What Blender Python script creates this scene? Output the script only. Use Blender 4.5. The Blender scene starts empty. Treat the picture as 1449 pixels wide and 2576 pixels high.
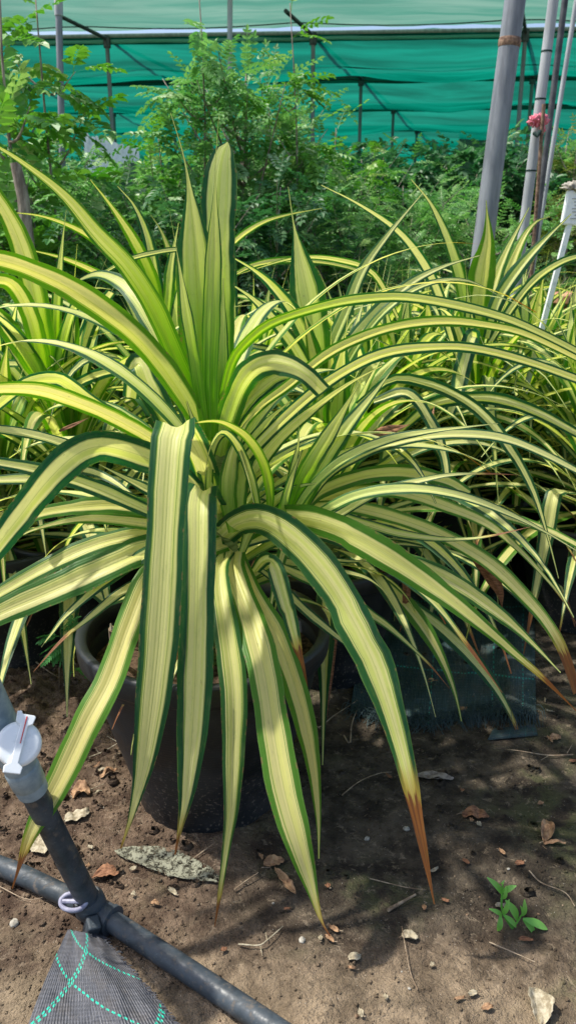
import bpy, math, random
from math import radians, sin, cos, pi, atan, tan, sqrt, exp
from mathutils import Vector, noise, Matrix, Euler

scene = bpy.context.scene
COL = scene.collection
PITCH = radians(17.8); F = 1983.0; CX, CY = 724.5, 1288.0; CAMH = 1.2
FWD = Vector((0, cos(PITCH), -sin(PITCH))); UP = Vector((0, sin(PITCH), cos(PITCH))); RT = Vector((1, 0, 0))
CAM = Vector((0, 0, CAMH))

def up_(px, py, Y):
    """photo pixel + real forward distance -> point of the scene"""
    d = FWD + RT*((px-CX)/F) - UP*((py-CY)/F)
    return CAM + d*(Y/d.y)

def depth(p): return (p-CAM).dot(FWD)

def sstep(a, b, x):
    t = max(0, min(1, (x-a)/(b-a))); return t*t*(3-2*t)

def gh(x, y):
    """soil height"""
    f = 1 - sstep(3.5, 7, max(abs(x), abs(y-1.5)))
    h = .02*noise.noise(Vector((x*1.7, y*1.7, 0))) + .010*noise.noise(Vector((x*6, y*6, 3)))
    left = (1-sstep(-.3, .0, x))*sstep(1.35, 1.6, y)
    rough = .45 + 1.5*left
    h += rough*(.009*noise.noise(Vector((x*17, y*17, 5))) + .006*noise.noise(Vector((x*38, y*38, 7))) + .0045*noise.noise(Vector((x*80, y*80, 9))))
    h -= .035*exp(-((x-.45)**2+(y-1.7)**2)/.5)*.5
    return h*f

def gpt(px, py, dz=0.0):
    d = FWD + RT*((px-CX)/F) - UP*((py-CY)/F)
    t = -CAMH/d.z
    p = CAM + d*t
    for _ in range(3):
        p = CAM + d*((gh(p.x, p.y)+dz-CAMH)/d.z)
    return p

# ------------------------------------------------------------------ materials
class NT:
    def __init__(s, name):
        s.m = bpy.data.materials.new(name); s.m.use_nodes = True
        s.t = s.m.node_tree; s.t.nodes.clear()
        s.out = s.t.nodes.new('ShaderNodeOutputMaterial')
    def n(s, typ, ins=None, **props):
        nd = s.t.nodes.new('ShaderNode'+typ)
        for k, v in props.items(): setattr(nd, k, v)
        for k, v in (ins or {}).items():
            sk = nd.inputs[k]
            if isinstance(v, bpy.types.NodeSocket): s.t.links.new(v, sk)
            else: sk.default_value = v
        return nd
    def math(s, op, a, b=0.0, c=0.0, clamp=False):
        nd = s.n('Math', {0: a, 1: b, 2: c}, operation=op); nd.use_clamp = clamp; return nd.outputs[0]
    def mix(s, f, a, b, mode='MIX'):
        nd = s.t.nodes.new('ShaderNodeMix'); nd.data_type = 'RGBA'; nd.blend_type = mode
        for idx, v in ((0, f), (6, a), (7, b)):
            if isinstance(v, bpy.types.NodeSocket): s.t.links.new(v, nd.inputs[idx])
            else: nd.inputs[idx].default_value = v if idx == 0 else (tuple(v)+(1,))[:4]
        return nd.outputs[2]
    def mr(s, v, a, b, c=0.0, d=1.0, smooth=True):
        nd = s.n('MapRange', {0: v, 1: a, 2: b, 3: c, 4: d})
        if smooth: nd.interpolation_type = 'SMOOTHSTEP'
        return nd.outputs[0]
    def noise(s, vec, scale, detail=3, rough=.55, dist=0.0):
        return s.n('TexNoise', {'Vector': vec, 'Scale': scale, 'Detail': detail, 'Roughness': rough, 'Distortion': dist}).outputs[0]
    def xyz(s, x, y, z=0.0): return s.n('CombineXYZ', {0: x, 1: y, 2: z}).outputs[0]
    def done(s, sh):
        s.t.links.new(sh, s.out.inputs[0]); return s.m
    def princ(s, col, rough=.5, spec=.5, metal=0.0, bump=None, bstr=.3, bdist=.01, **extra):
        ins = {'Base Color': col if isinstance(col, bpy.types.NodeSocket) else (tuple(col)+(1,))[:4], 'Roughness': rough, 'Specular IOR Level': spec, 'Metallic': metal}
        ins.update(extra)
        if bump is not None:
            b = s.n('Bump', {'Height': bump, 'Strength': bstr, 'Distance': bdist}); ins['Normal'] = b.outputs[0]
        return s.n('BsdfPrincipled', ins).outputs[0]

def leaf_material(name, sat=1.0):
    t = NT(name)
    uv = t.n('UVMap').outputs[0]
    sp = t.n('SeparateXYZ', {0: uv}); u, v = sp.outputs[0], sp.outputs[1]
    at = t.n('Attribute', attribute_name='ld')
    sc = t.n('SeparateColor', {0: at.outputs[0]}); rnd, brown, green = sc.outputs[0], sc.outputs[1], sc.outputs[2]
    rz = t.math('MULTIPLY', rnd, 37.0)
    w1 = t.noise(t.xyz(t.math('MULTIPLY', u, .6), t.math('MULTIPLY', v, 2.2), rz), 1.6, 2)
    off = t.math('MULTIPLY', t.math('SUBTRACT', w1, .5), .16)
    e = t.math('ADD', t.math('MULTIPLY', t.math('ABSOLUTE', t.math('SUBTRACT', t.math('ADD', u, off), .5)), 2.0), 0.0)
    sv = t.xyz(t.math('MULTIPLY', u, 22.0), t.math('MULTIPLY', v, .5), rz)
    st = t.noise(sv, 1.0, 3, .6)
    sv2 = t.xyz(t.math('MULTIPLY', u, 7.0), t.math('MULTIPLY', v, .35), t.math('ADD', rz, 9.0))
    st2 = t.noise(sv2, 1.0, 1, .5)
    # pale centre, cream to yellow green streaks
    cen = t.mix(t.mr(st2, .38, .66), (.90, .88, .38), (.77, .82, .25))
    cen = t.mix(t.math('MULTIPLY', t.mr(st, .60, .80), .4), cen, (.52, .66, .13))
    cen = t.mix(t.math('MULTIPLY', t.mr(rnd, .35, .95), .6), cen, (.86, .74, .26))
    cen = t.mix(t.math('MULTIPLY', green, t.mr(v, .25, .80, .9, .22)), cen, (.60, .80, .12))
    # green streaks close to the border
    near = t.mr(e, .34, .58)
    cen = t.mix(t.math('MULTIPLY', near, t.mr(st, .50, .60)), cen, (.20, .37, .05))
    m = t.math('SUBTRACT', t.math('SUBTRACT', .62, t.math('MULTIPLY', t.math('SUBTRACT', t.math('FRACT', t.math('MULTIPLY', rnd, 7.3)), .5), .18)), t.math('MULTIPLY', green, -.13))
    m = t.math('MULTIPLY', m, at.outputs[3])
    mm = t.n('MapRange', {0: e, 1: t.math('SUBTRACT', m, .065), 2: t.math('ADD', m, .03), 3: 0.0, 4: 1.0}).outputs[0]
    mar = t.mix(t.mr(st2, .3, .7), (.018, .085, .038), (.034, .135, .040))
    mar = t.mix(t.mr(rnd, .48, .78), mar, (.100, .265, .022))
    mar = t.mix(t.math('MULTIPLY', t.mr(e, .95, 1.0), .5), mar, (.16, .30, .07))
    col = t.mix(mm, cen, mar)
    # young tissue is greener towards the base
    gb = t.math('MULTIPLY', green, t.mr(v, .10, .66, 1.4, .04), clamp=True)
    gcol = t.mix(t.mr(st, .42, .6), (.22, .50, .02), (.10, .34, .012))
    col = t.mix(gb, col, gcol)
    # midrib line
    mid = t.mr(t.math('ABSOLUTE', t.math('SUBTRACT', u, .5)), .0, .025, .45, 0.0)
    col = t.mix(mid, col, (.42, .50, .10))
    # scars
    sn = t.noise(t.xyz(t.math('MULTIPLY', u, 8.0), t.math('MULTIPLY', v, 14.0), rz), 2.3, 4, .6)
    col = t.mix(t.mr(sn, .67, .76, 0, .6), col, (.26, .19, .09))
    # brown, dried tip
    bn = t.noise(t.xyz(t.math('MULTIPLY', u, 6.0), t.math('MULTIPLY', v, 8.0), rz), 1.0, 3)
    bm = t.math('SUBTRACT', t.math('ADD', v, t.math('MULTIPLY', t.math('SUBTRACT', bn, .5), .10)), brown)
    bcol = t.mix(t.mr(bn, .35, .65), (.42, .17, .06), (.24, .10, .05))
    yel = t.mr(bm, -.07, .0)
    col = t.mix(t.math('MULTIPLY', yel, .75), col, (.66, .46, .10))
    col = t.mix(t.mr(bm, -.008, .012), col, bcol)
    dn = t.noise(t.xyz(t.math('MULTIPLY', u, 3.0), t.math('MULTIPLY', v, 11.0), rz), 1.6, 5, .7)
    col = t.mix(t.mr(dn, .50, .75, 0, .16), col, (.36, .36, .20))
    col = t.mix(t.mr(dn, .46, .25, 0, .25), col, (.20, .30, .07))
    ed = t.noise(t.xyz(t.math('MULTIPLY', u, 3.0), t.math('MULTIPLY', v, 60.0), rz), 1.0, 2)
    col = t.mix(t.math('MULTIPLY', t.mr(e, .90, .97), t.mr(ed, .55, .68, 0, .8)), col, (.30, .20, .09))
    rib = t.math('SINE', t.math('MULTIPLY', u, 75.0))
    hgt = t.math('ADD', t.math('MULTIPLY', rib, .25), st)
    ps = t.princ(col, t.mr(dn, .3, .7, .36, .54), .32, bump=hgt, bstr=.16, bdist=.003)
    hs = t.n('HueSaturation', {'Saturation': 1.22, 'Value': 1.02, 'Color': col}).outputs[0]
    tr = t.n('BsdfTranslucent', {'Color': hs}).outputs[0]
    return t.done(t.n('MixShader', {0: .48, 1: ps, 2: tr}).outputs[0])

def foliage_material(name, c1, c2, c3, rough=.45, trans=.35):
    t = NT(name)
    at = t.n('Attribute', attribute_name='ld')
    sc = t.n('SeparateColor', {0: at.outputs[0]})
    col = t.mix(t.mr(sc.outputs[0], .1, .9, smooth=False), c1, c2)
    col = t.mix(t.mr(sc.outputs[1], .82, 1.0), col, c3)
    ps = t.princ(col, rough, .45)
    hs = t.n('HueSaturation', {'Saturation': 1.15, 'Value': 1.2, 'Color': col}).outputs[0]
    tr = t.n('BsdfTranslucent', {'Color': hs}).outputs[0]
    return t.done(t.n('MixShader', {0: trans, 1: ps, 2: tr}).outputs[0])

def soil_material():
    t = NT('soil')
    g = t.n('NewGeometry').outputs[0]
    a = t.noise(g, 2.2, 5, .6, .3); b = t.noise(g, 14, 6, .65); c = t.noise(g, 90, 4, .6); d = t.noise(g, 1.1, 3)
    sp = t.n('SeparateXYZ', {0: g})
    col = t.mix(t.mr(b, .32, .68), (.070, .045, .031), (.215, .152, .105))
    # paler sand towards the front, darker soil on the right behind it
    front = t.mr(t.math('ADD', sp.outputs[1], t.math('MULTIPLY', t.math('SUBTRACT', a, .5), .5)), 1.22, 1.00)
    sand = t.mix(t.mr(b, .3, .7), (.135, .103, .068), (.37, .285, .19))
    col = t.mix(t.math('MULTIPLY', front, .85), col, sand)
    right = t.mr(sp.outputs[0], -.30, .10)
    dark_right = t.math('MULTIPLY', right, t.mr(t.math('ADD', sp.outputs[1], t.math('MULTIPLY', t.math('SUBTRACT', a, .5), .6)), 1.02, 1.24))
    dark_soil = t.mix(t.mr(b, .35, .65), (.026, .023, .018), (.105, .088, .064))
    col = t.mix(t.math('MULTIPLY', dark_right, .85), col, dark_soil)
    far = t.mr(sp.outputs[1], 2.6, 4.5)
    col = t.mix(t.math('MULTIPLY', far, .6), col, (.33, .27, .19))
    moss = t.math('MULTIPLY', t.mr(a, .50, .62), t.mr(b, .42, .56))
    col = t.mix(t.math('MULTIPLY', moss, t.mr(sp.outputs[0], -.5, .1, .15, .75)), col, (.075, .085, .035))
    col = t.mix(t.mr(c, .62, .74, 0, .6), col, (.05, .032, .022))
    col = t.mix(t.mr(c, .36, .26, 0, .35), col, (.40, .31, .22))
    m1 = t.noise(g, 38, 5, .75, .4); m2 = t.noise(g, 5.5, 4, .7)
    col = t.mix(t.mr(m1, .54, .66, 0, .50), col, (.045, .032, .022))
    col = t.mix(t.mr(m1, .44, .34, 0, .38), col, (.40, .315, .22))
    col = t.mix(t.mr(m2, .52, .68, 0, .35), col, (.05, .042, .028))
    vo = t.n('TexVoronoi', {'Vector': g, 'Scale': 150.0})
    vs = t.mr(vo.outputs[0], .0, .16, 1, 0)
    sel = t.mr(t.noise(g, 60, 0), .62, .66)
    col = t.mix(t.math('MULTIPLY', vs, sel), col, (.60, .56, .48))
    h = t.math('ADD', t.math('MULTIPLY', b, 1.0), t.math('MULTIPLY', c, .55))
    h = t.math('ADD', t.math('ADD', h, t.math('MULTIPLY', m1, 1.0)), t.math('MULTIPLY', t.noise(g, 260, 3), .25))
    return t.done(t.princ(col, .95, .15, bump=h, bstr=1.0, bdist=.016))

def simple(name, c1, c2, scale=20, rough=.5, spec=.4, metal=0, bs=.2, bd=.004, lo=.35, hi=.65, stretch=(1, 1, 1)):
    t = NT(name)
    tc = t.n('TexCoord').outputs[3]
    mp = t.n('Mapping', {0: tc, 3: stretch}).outputs[0]
    a = t.noise(mp, scale, 5, .6)
    col = t.mix(t.mr(a, lo, hi), c1, c2)
    return t.done(t.princ(col, rough, spec, metal, bump=a, bstr=bs, bdist=bd))

def pot_material():
    t = NT('black_plastic')
    tc = t.n('TexCoord').outputs[3]
    a = t.noise(tc, 9, 5, .6); c = t.noise(tc, 130, 3, .6)
    sp = t.n('SeparateXYZ', {0: tc})
    low = t.mr(sp.outputs[2], .28, .0)
    col = t.mix(t.mr(a, .3, .7), (.008, .011, .013), (.019, .023, .028))
    dust = t.math('MULTIPLY', t.mr(c, .56, .68), t.math('ADD', t.math('MULTIPLY', low, .40), .03))
    col = t.mix(dust, col, (.30, .25, .20))
    col = t.mix(t.math('MULTIPLY', low, t.mr(a, .5, .75, 0, .2)), col, (.16, .12, .09))
    ring = t.math('SINE', t.math('MULTIPLY', sp.outputs[2], 900.0))
    return t.done(t.princ(col, t.mr(a, .3, .7, .38, .6), .4, bump=t.math('ADD', t.math('MULTIPLY', ring, .12), c), bstr=.12, bdist=.003))

def net_material(name, ca, cb, transp, trans):
    t = NT(name)
    tc = t.n('TexCoord').outputs[3]
    mp = t.n('Mapping', {0: tc, 3: (.35, 3.0, 1)}).outputs[0]
    a = t.noise(mp, 1.3, 4, .6, .6)
    mp2 = t.n('Mapping', {0: tc, 3: (1.0, 26.0, 1)}).outputs[0]
    b = t.noise(mp2, 1.0, 3, .6)
    col = t.mix(t.mr(a, .3, .7), ca, cb)
    col = t.mix(t.mr(b, .55, .75, 0, .35), col, tuple(x*.45 for x in ca))
    mp3 = t.n('Mapping', {0: tc, 3: (.5, .5, 1)}).outputs[0]
    col = t.mix(t.mr(t.noise(mp3, 1.0, 3, .5), .5, .75, 0, .4), col, tuple(x*.55 for x in cb))
    d = t.n('BsdfDiffuse', {'Color': col}).outputs[0]
    tr = t.n('BsdfTranslucent', {'Color': col}).outputs[0]
    m = t.n('MixShader', {0: trans, 1: d, 2: tr}).outputs[0]
    tp = t.n('BsdfTransparent', {'Color': (.75, 1, .9, 1)}).outputs[0]
    return t.done(t.n('MixShader', {0: transp, 1: m, 2: tp}).outputs[0])

def weave_material(name, base1, base2, line, lines, dens=90, lw=.012, dirt=.3, alpha=1.0):
    """woven ground cloth; coloured threads at the given u and v"""
    t = NT(name)
    uv = t.n('UVMap').outputs[0]
    sp = t.n('SeparateXYZ', {0: uv}); u, v = sp.outputs[0], sp.outputs[1]
    wu = t.math('SINE', t.math('MULTIPLY', u, dens*6.283))
    wv = t.math('SINE', t.math('MULTIPLY', v, dens*6.283*.8))
    h = t.math('ADD', t.math('MULTIPLY', wu, .8), t.math('MULTIPLY', wv, .35))
    n1 = t.noise(t.xyz(u, v), 6, 4, .6); n2 = t.noise(t.xyz(t.math('MULTIPLY', u, 40), t.math('MULTIPLY', v, 3)), 3, 3, .6)
    col = t.mix(t.mr(n2, .3, .7), base1, base2)
    col = t.mix(t.mr(h, -.9, .2, .55, 0), col, tuple(x*.35 for x in base1))
    col = t.mix(t.mr(t.noise(t.xyz(u, v), 90, 3), .62, .74, 0, .6), col, (.35, .31, .27))
    mask = None
    dash = {}
    for (la, lb, lc) in lines:
        wob = t.math('ADD', t.math('ADD', t.math('MULTIPLY', u, la), t.math('MULTIPLY', v, lb)), t.math('MULTIPLY', t.math('SUBTRACT', n1, .5), .03))
        along = t.math('SUBTRACT', t.math('MULTIPLY', v, la), t.math('MULTIPLY', u, lb))
        da = t.mr(t.math('SINE', t.math('MULTIPLY', along, dens*3.0)), -.4, .0)
        mk_ = t.math('MULTIPLY', t.mr(t.math('ABSOLUTE', t.math('SUBTRACT', wob, lc)), lw*.5, lw, 1, 0), da)
        mask = mk_ if mask is None else t.math('MAXIMUM', mask, mk_)
    if mask is not None: col = t.mix(mask, col, line)
    col = t.mix(t.mr(n1, .45, .7, 0, dirt), col, (.10, .075, .05))
    ps = t.princ(col, .55, .4, bump=h, bstr=.5, bdist=.002)
    if alpha < 1:
        tp = t.n('BsdfTransparent').outputs[0]
        ps = t.n('MixShader', {0: alpha, 1: tp, 2: ps}).outputs[0]
    return t.done(ps)

M = {}
M['leaf'] = leaf_material('variegated_leaf')
M['soil'] = soil_material()
M['pot'] = pot_material()
M['potsoil'] = simple('potting_soil', (.03, .02, .014), (.13, .085, .055), 60, .95, .1, 0, .9, .01)
M['stem'] = simple('leaf_scarred_stem', (.10, .15, .04), (.24, .30, .09), 30, .8, .2, 0, .5, .01, stretch=(1, 1, 4))
M['bark'] = simple('grey_bark', (.16, .13, .10), (.36, .31, .26), 18, .85, .2, 0, .6, .01, stretch=(3, 3, .6))
M['twig'] = simple('dry_twig', (.16, .11, .07), (.38, .30, .21), 40, .85, .2, 0, .5, .004)
M['steel'] = simple('galvanised_steel', (.15, .165, .19), (.25, .27, .30), 9, .5, .4, .0, .05, .002, stretch=(3, 3, .5))
M['steel2'] = simple('weathered_pipe', (.30, .32, .34), (.44, .46, .48), 12, .6, .4, .0, .1, .002, stretch=(3, 3, .4))
M['darksteel'] = simple('dark_steel', (.05, .055, .06), (.12, .12, .13), 12, .5, .4, .3, .1, .002)
M['rust'] = simple('rusty_weld', (.12, .07, .05), (.30, .20, .14), 60, .8, .3, .2, .5, .003)
M['wire'] = simple('dark_wire', (.015, .03, .03), (.03, .06, .05), 10, .7, .2)
def pipe_material():
    t = NT('black_polyethylene')
    tc = t.n('TexCoord').outputs[3]
    a = t.noise(tc, 14, 5, .65); b = t.noise(tc, 60, 4, .65); c = t.noise(t.n('Mapping', {0: tc, 2: (0, 0, .6), 3: (14, 120, 60)}).outputs[0], 2, 3, .6)
    col = t.mix(t.mr(a, .3, .7), (.018, .026, .032), (.055, .070, .085))
    col = t.mix(t.mr(c, .62, .72, 0, .35), col, (.16, .18, .19))
    col = t.mix(t.mr(b, .54, .70, 0, .55), col, (.17, .135, .10))
    return t.done(t.princ(col, t.mr(b, .35, .7, .40, .8), .45, bump=t.math('ADD', a, b), bstr=.3, bdist=.002))
M['pipe'] = pipe_material()
M['valvegrey'] = simple('grey_pvc', (.16, .22, .26), (.28, .35, .38), 30, .5, .4, 0, .1, .002)
M['white'] = simple('white_plastic', (.62, .68, .70), (.80, .84, .85), 40, .4, .5, 0, .05, .001, lo=.3, hi=.5)
M['red'] = simple('red_paint', (.55, .04, .04), (.65, .08, .06), 20, .5)
M['purplegrey'] = simple('faded_plastic_clip', (.22, .22, .30), (.40, .40, .50), 60, .5, .4, 0, .2, .003)
M['pink'] = simple('pink_rag', (.70, .14, .22), (.85, .32, .38), 40, .8, .2, 0, .4, .01)
M['pebble'] = simple('pale_stone', (.24, .22, .18), (.50, .47, .40), 60, .8, .3)
M['crumb'] = simple('soil_crumb', (.09, .055, .035), (.30, .21, .14), 60, .95, .1, 0, .8, .004)
M['board'] = simple('grey_board', (.20, .22, .20), (.30, .32, .30), 5, .7, .3)
M['terracotta'] = simple('terracotta', (.42, .20, .12), (.58, .32, .20), 20, .8, .2)
M['dryleaf'] = simple('dry_leaf', (.20, .11, .06), (.46, .29, .16), 70, .75, .3, 0, .6, .004)
M['paleleaf'] = simple('bleached_leaf', (.24, .20, .13), (.46, .41, .30), 90, .8, .25, 0, .6, .004)
M['brownleaf'] = simple('brown_withered_leaf', (.14, .065, .035), (.34, .17, .09), 50, .75, .3, 0, .6, .006, stretch=(1, 1, 5))
def skeleton_material():
    t = NT('skeletonised_leaf')
    tc = t.n('TexCoord').outputs[3]
    a = t.noise(tc, 110, 4, .7, .5)
    col = t.mix(t.mr(a, .40, .56), (.045, .042, .028), (.27, .27, .20))
    ps = t.princ(col, .85, .2, bump=a, bstr=.7, bdist=.004)
    hole = t.mr(t.noise(tc, 55, 5, .75, 1.2), .47, .44)
    return t.done(t.n('MixShader', {0: hole, 1: ps, 2: t.n('BsdfTransparent').outputs[0]}).outputs[0])
M['skel'] = skeleton_material()
M['weed'] = foliage_material('fresh_weed_leaf', (.16, .46, .08), (.30, .62, .14), (.40, .64, .18))
M['mimosa'] = foliage_material('feathery_leaf', (.07, .27, .07), (.12, .38, .11), (.18, .42, .13))
M['fol_light'] = foliage_material('pinnate_foliage_light', (.07, .24, .035), (.20, .42, .08), (.40, .54, .20))
M['fol_mid'] = foliage_material('pinnate_foliage', (.08, .25, .06), (.24, .46, .15), (.42, .56, .32))
M['fol_dark'] = foliage_material('dark_foliage', (.025, .10, .035), (.08, .22, .075), (.18, .32, .15))
M['fol_fern'] = foliage_material('feathery_undergrowth', (.09, .28, .06), (.26, .48, .15), (.40, .56, .25))
M['fol_conifer'] = foliage_material('olive_foliage', (.08, .15, .03), (.21, .28, .06), (.40, .36, .12))
M['net'] = net_material('green_shade_net', (.0, .095, .060), (.003, .205, .137), .03, .75)
M['netpale'] = net_material('pale_shade_net', (.055, .20, .135), (.15, .28, .21), .06, .75)  # paler, greyer net colour for the nearest roof strip
M['netedge'] = net_material('rolled_net_edge', (.25, .70, .58), (.45, .80, .70), .05, .6)
M['netdark'] = net_material('doubled_net', (.0, .13, .10), (.005, .22, .16), .0, .5)

# ------------------------------------------------------------------ object helpers
def mk(name, verts, faces, mat, parent=None, smooth=True, uvs=None, ld=None, loc=None):
    me = bpy.data.meshes.new(name)
    me.from_pydata([tuple(v) for v in verts], [], faces)
    if smooth: me.polygons.foreach_set('use_smooth', [True]*len(me.polygons))
    if uvs is not None:
        l = me.uv_layers.new(name='UVMap')
        idx = [0]*len(me.loops); me.loops.foreach_get('vertex_index', idx)
        flat = [c for i in idx for c in uvs[i]]
        l.data.foreach_set('uv', flat)
    if ld is not None:
        a = me.color_attributes.new('ld', 'FLOAT_COLOR', 'POINT')
        a.data.foreach_set('color', [c for q in ld for c in q])
    for mm in (mat if isinstance(mat, list) else [mat]): me.materials.append(mm)
    me.update()
    o = bpy.data.objects.new(name, me); COL.objects.link(o)
    if parent is not None: o.parent = parent
    if loc is not None: o.location = loc
    return o

def empty(name, loc=(0, 0, 0), rz=0.0):
    o = bpy.data.objects.new(name, None); COL.objects.link(o)
    o.location = loc; o.rotation_euler = (0, 0, rz); o.empty_display_size = .05
    return o

def tag(o, label, cat, group=None, kind=None):
    if label: o['label'] = label
    if cat: o['category'] = cat
    if group: o['group'] = group
    if kind: o['kind'] = kind
    return o

def copy_tree(o, parent=None, loc=None, rz=None, sc=None):
    c = o.copy(); COL.objects.link(c)
    if parent is not None: c.parent = parent
    if loc is not None: c.location = loc
    if rz is not None: c.rotation_euler = (0, 0, rz)
    if sc is not None: c.scale = (sc, sc, sc)
    for ch in [x for x in o.children]: copy_tree(ch, c)
    return c

def spline(pts, n):
    P = [pts[0]*2-pts[1]] + list(pts) + [pts[-1]*2-pts[-2]]
    dense = []
    for i in range(1, len(P)-2):
        for k in range(12):
            t = k/12.0
            a, b, c, d = P[i-1], P[i], P[i+1], P[i+2]
            dense.append(.5*((2*b)+(c-a)*t+(2*a-5*b+4*c-d)*t*t+(-a+3*b-3*c+d)*t**3))
    dense.append(P[-2])
    L = [0.0]
    for i in range(1, len(dense)): L.append(L[-1]+(dense[i]-dense[i-1]).length)
    out = []; j = 0
    for i in range(n+1):
        s = L[-1]*i/n
        while j < len(L)-2 and L[j+1] < s: j += 1
        f = (s-L[j])/max(1e-9, L[j+1]-L[j])
        out.append(dense[j].lerp(dense[j+1], min(1, f)))
    return out, L[-1]

def tube_geo(V, Fc, pts, rad, seg=10, caps=True):
    """append a tube along pts; rad number or list"""
    n = len(pts)
    base = len(V)
    T0 = (pts[1]-pts[0]).normalized()
    A = T0.orthogonal().normalized()
    for i, p in enumerate(pts):
        T = (pts[min(n-1, i+1)]-pts[max(0, i-1)]).normalized()
        A = (A - T*A.dot(T)).normalized(); B = T.cross(A)
        r = rad[i] if isinstance(rad, (list, tuple)) else rad
        for k in range(seg):
            an = 2*pi*k/seg
            V.append(p + (A*cos(an)+B*sin(an))*r)
    for i in range(n-1):
        for k in range(seg):
            a = base+i*seg+k; b = base+i*seg+(k+1) % seg
            Fc.append((a, b, b+seg, a+seg))
    if caps:
        Fc.append(tuple(base+k for k in range(seg))[::-1]); Fc.append(tuple(base+(n-1)*seg+k for k in range(seg)))

def sharp(o, a=42):
    o.data.set_sharp_from_angle(angle=radians(a)); return o

def tube(name, pts, rad, mat, parent=None, seg=10, smooth_n=None):
    V, Fc = [], []
    pts = [Vector(p) for p in pts]
    if smooth_n: pts, _ = spline(pts, smooth_n)
    if isinstance(rad, (list, tuple)) and len(rad) == 2:
        rad = [rad[0]+(rad[1]-rad[0])*i/(len(pts)-1) for i in range(len(pts))]
    tube_geo(V, Fc, pts, rad, seg)
    return sharp(mk(name, V, Fc, mat, parent))

def lathe(name, prof, mat, parent=None, seg=48, ax=None, org=None, jitter=0):
    """prof: list of (r, z)"""
    V, Fc = [], []
    ax = Vector((0, 0, 1)) if ax is None else ax.normalized()
    A = ax.orthogonal().normalized(); B = ax.cross(A); org = org or Vector((0, 0, 0))
    for r, z in prof:
        for k in range(seg):
            an = 2*pi*k/seg
            rr = r*(1+jitter*sin(an*2+1))
            V.append(org + ax*z + (A*cos(an)+B*sin(an))*rr)
    for i in range(len(prof)-1):
        for k in range(seg):
            a = i*seg+k; b = i*seg+(k+1) % seg
            Fc.append((a, b, b+seg, a+seg))
    if prof[0][0] > 1e-6 and prof[0][1] != prof[-1][1]: Fc.append(tuple(range(seg))[::-1])
    Fc.append(tuple((len(prof)-1)*seg+k for k in range(seg)))
    return sharp(mk(name, V, Fc, mat, parent), 50)

def box_geo(V, Fc, c, hx, hy, hz, R=None):
    b = len(V)
    for sx in (-1, 1):
        for sy in (-1, 1):
            for sz in (-1, 1):
                v = Vector((sx*hx, sy*hy, sz*hz))
                if R is not None: v = R @ v
                V.append(Vector(c)+v)
    for f in ((0, 1, 3, 2), (4, 6, 7, 5), (0, 4, 5, 1), (2, 3, 7, 6), (0, 2, 6, 4), (1, 5, 7, 3)):
        Fc.append(tuple(b+i for i in f))

def bevel(o, w, seg=2):
    m = o.modifiers.new('Bevel', 'BEVEL'); m.width = w; m.segments = seg; m.limit_method = 'ANGLE'
    return o

# ------------------------------------------------------------------ strap leaves
ACR = (-1, -.8, -.5, -.22, 0, .22, .5, .8, 1)
def profile(v, kind):
    if kind == 'fil':      # upright leaf ending in a thread
        a = .72+.28*sstep(0, .35, v)
        b = 1-sstep(.52, .86, v)*.95
        return max(.02, a*b*(1-.6*sstep(.82, 1, v)))
    if kind == 'blunt':
        a = .70+.30*sstep(0, .5, v)
        return max(.03, a*sqrt(max(0, 1-max(0, (v-.80)/.20)**2.2)))
    if kind == 'open':     # runs out of the frame still wide
        return (.62+.38*sstep(0, .3, v))*(1-.35*sstep(.6, 1, v))
    if kind == 'brown':    # long taper with dried thread
        a = .60+.40*sstep(0, .28, v)
        b = 1-.80*sstep(.42, .90, v)
        return max(.03, a*b*(1-.85*sstep(.86, 1, v)))
    a = .60+.40*sstep(0, .28, v)
    b = 1-.93*sstep(.40, 1.02, v)**1.15
    return max(.025, a*b)

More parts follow.
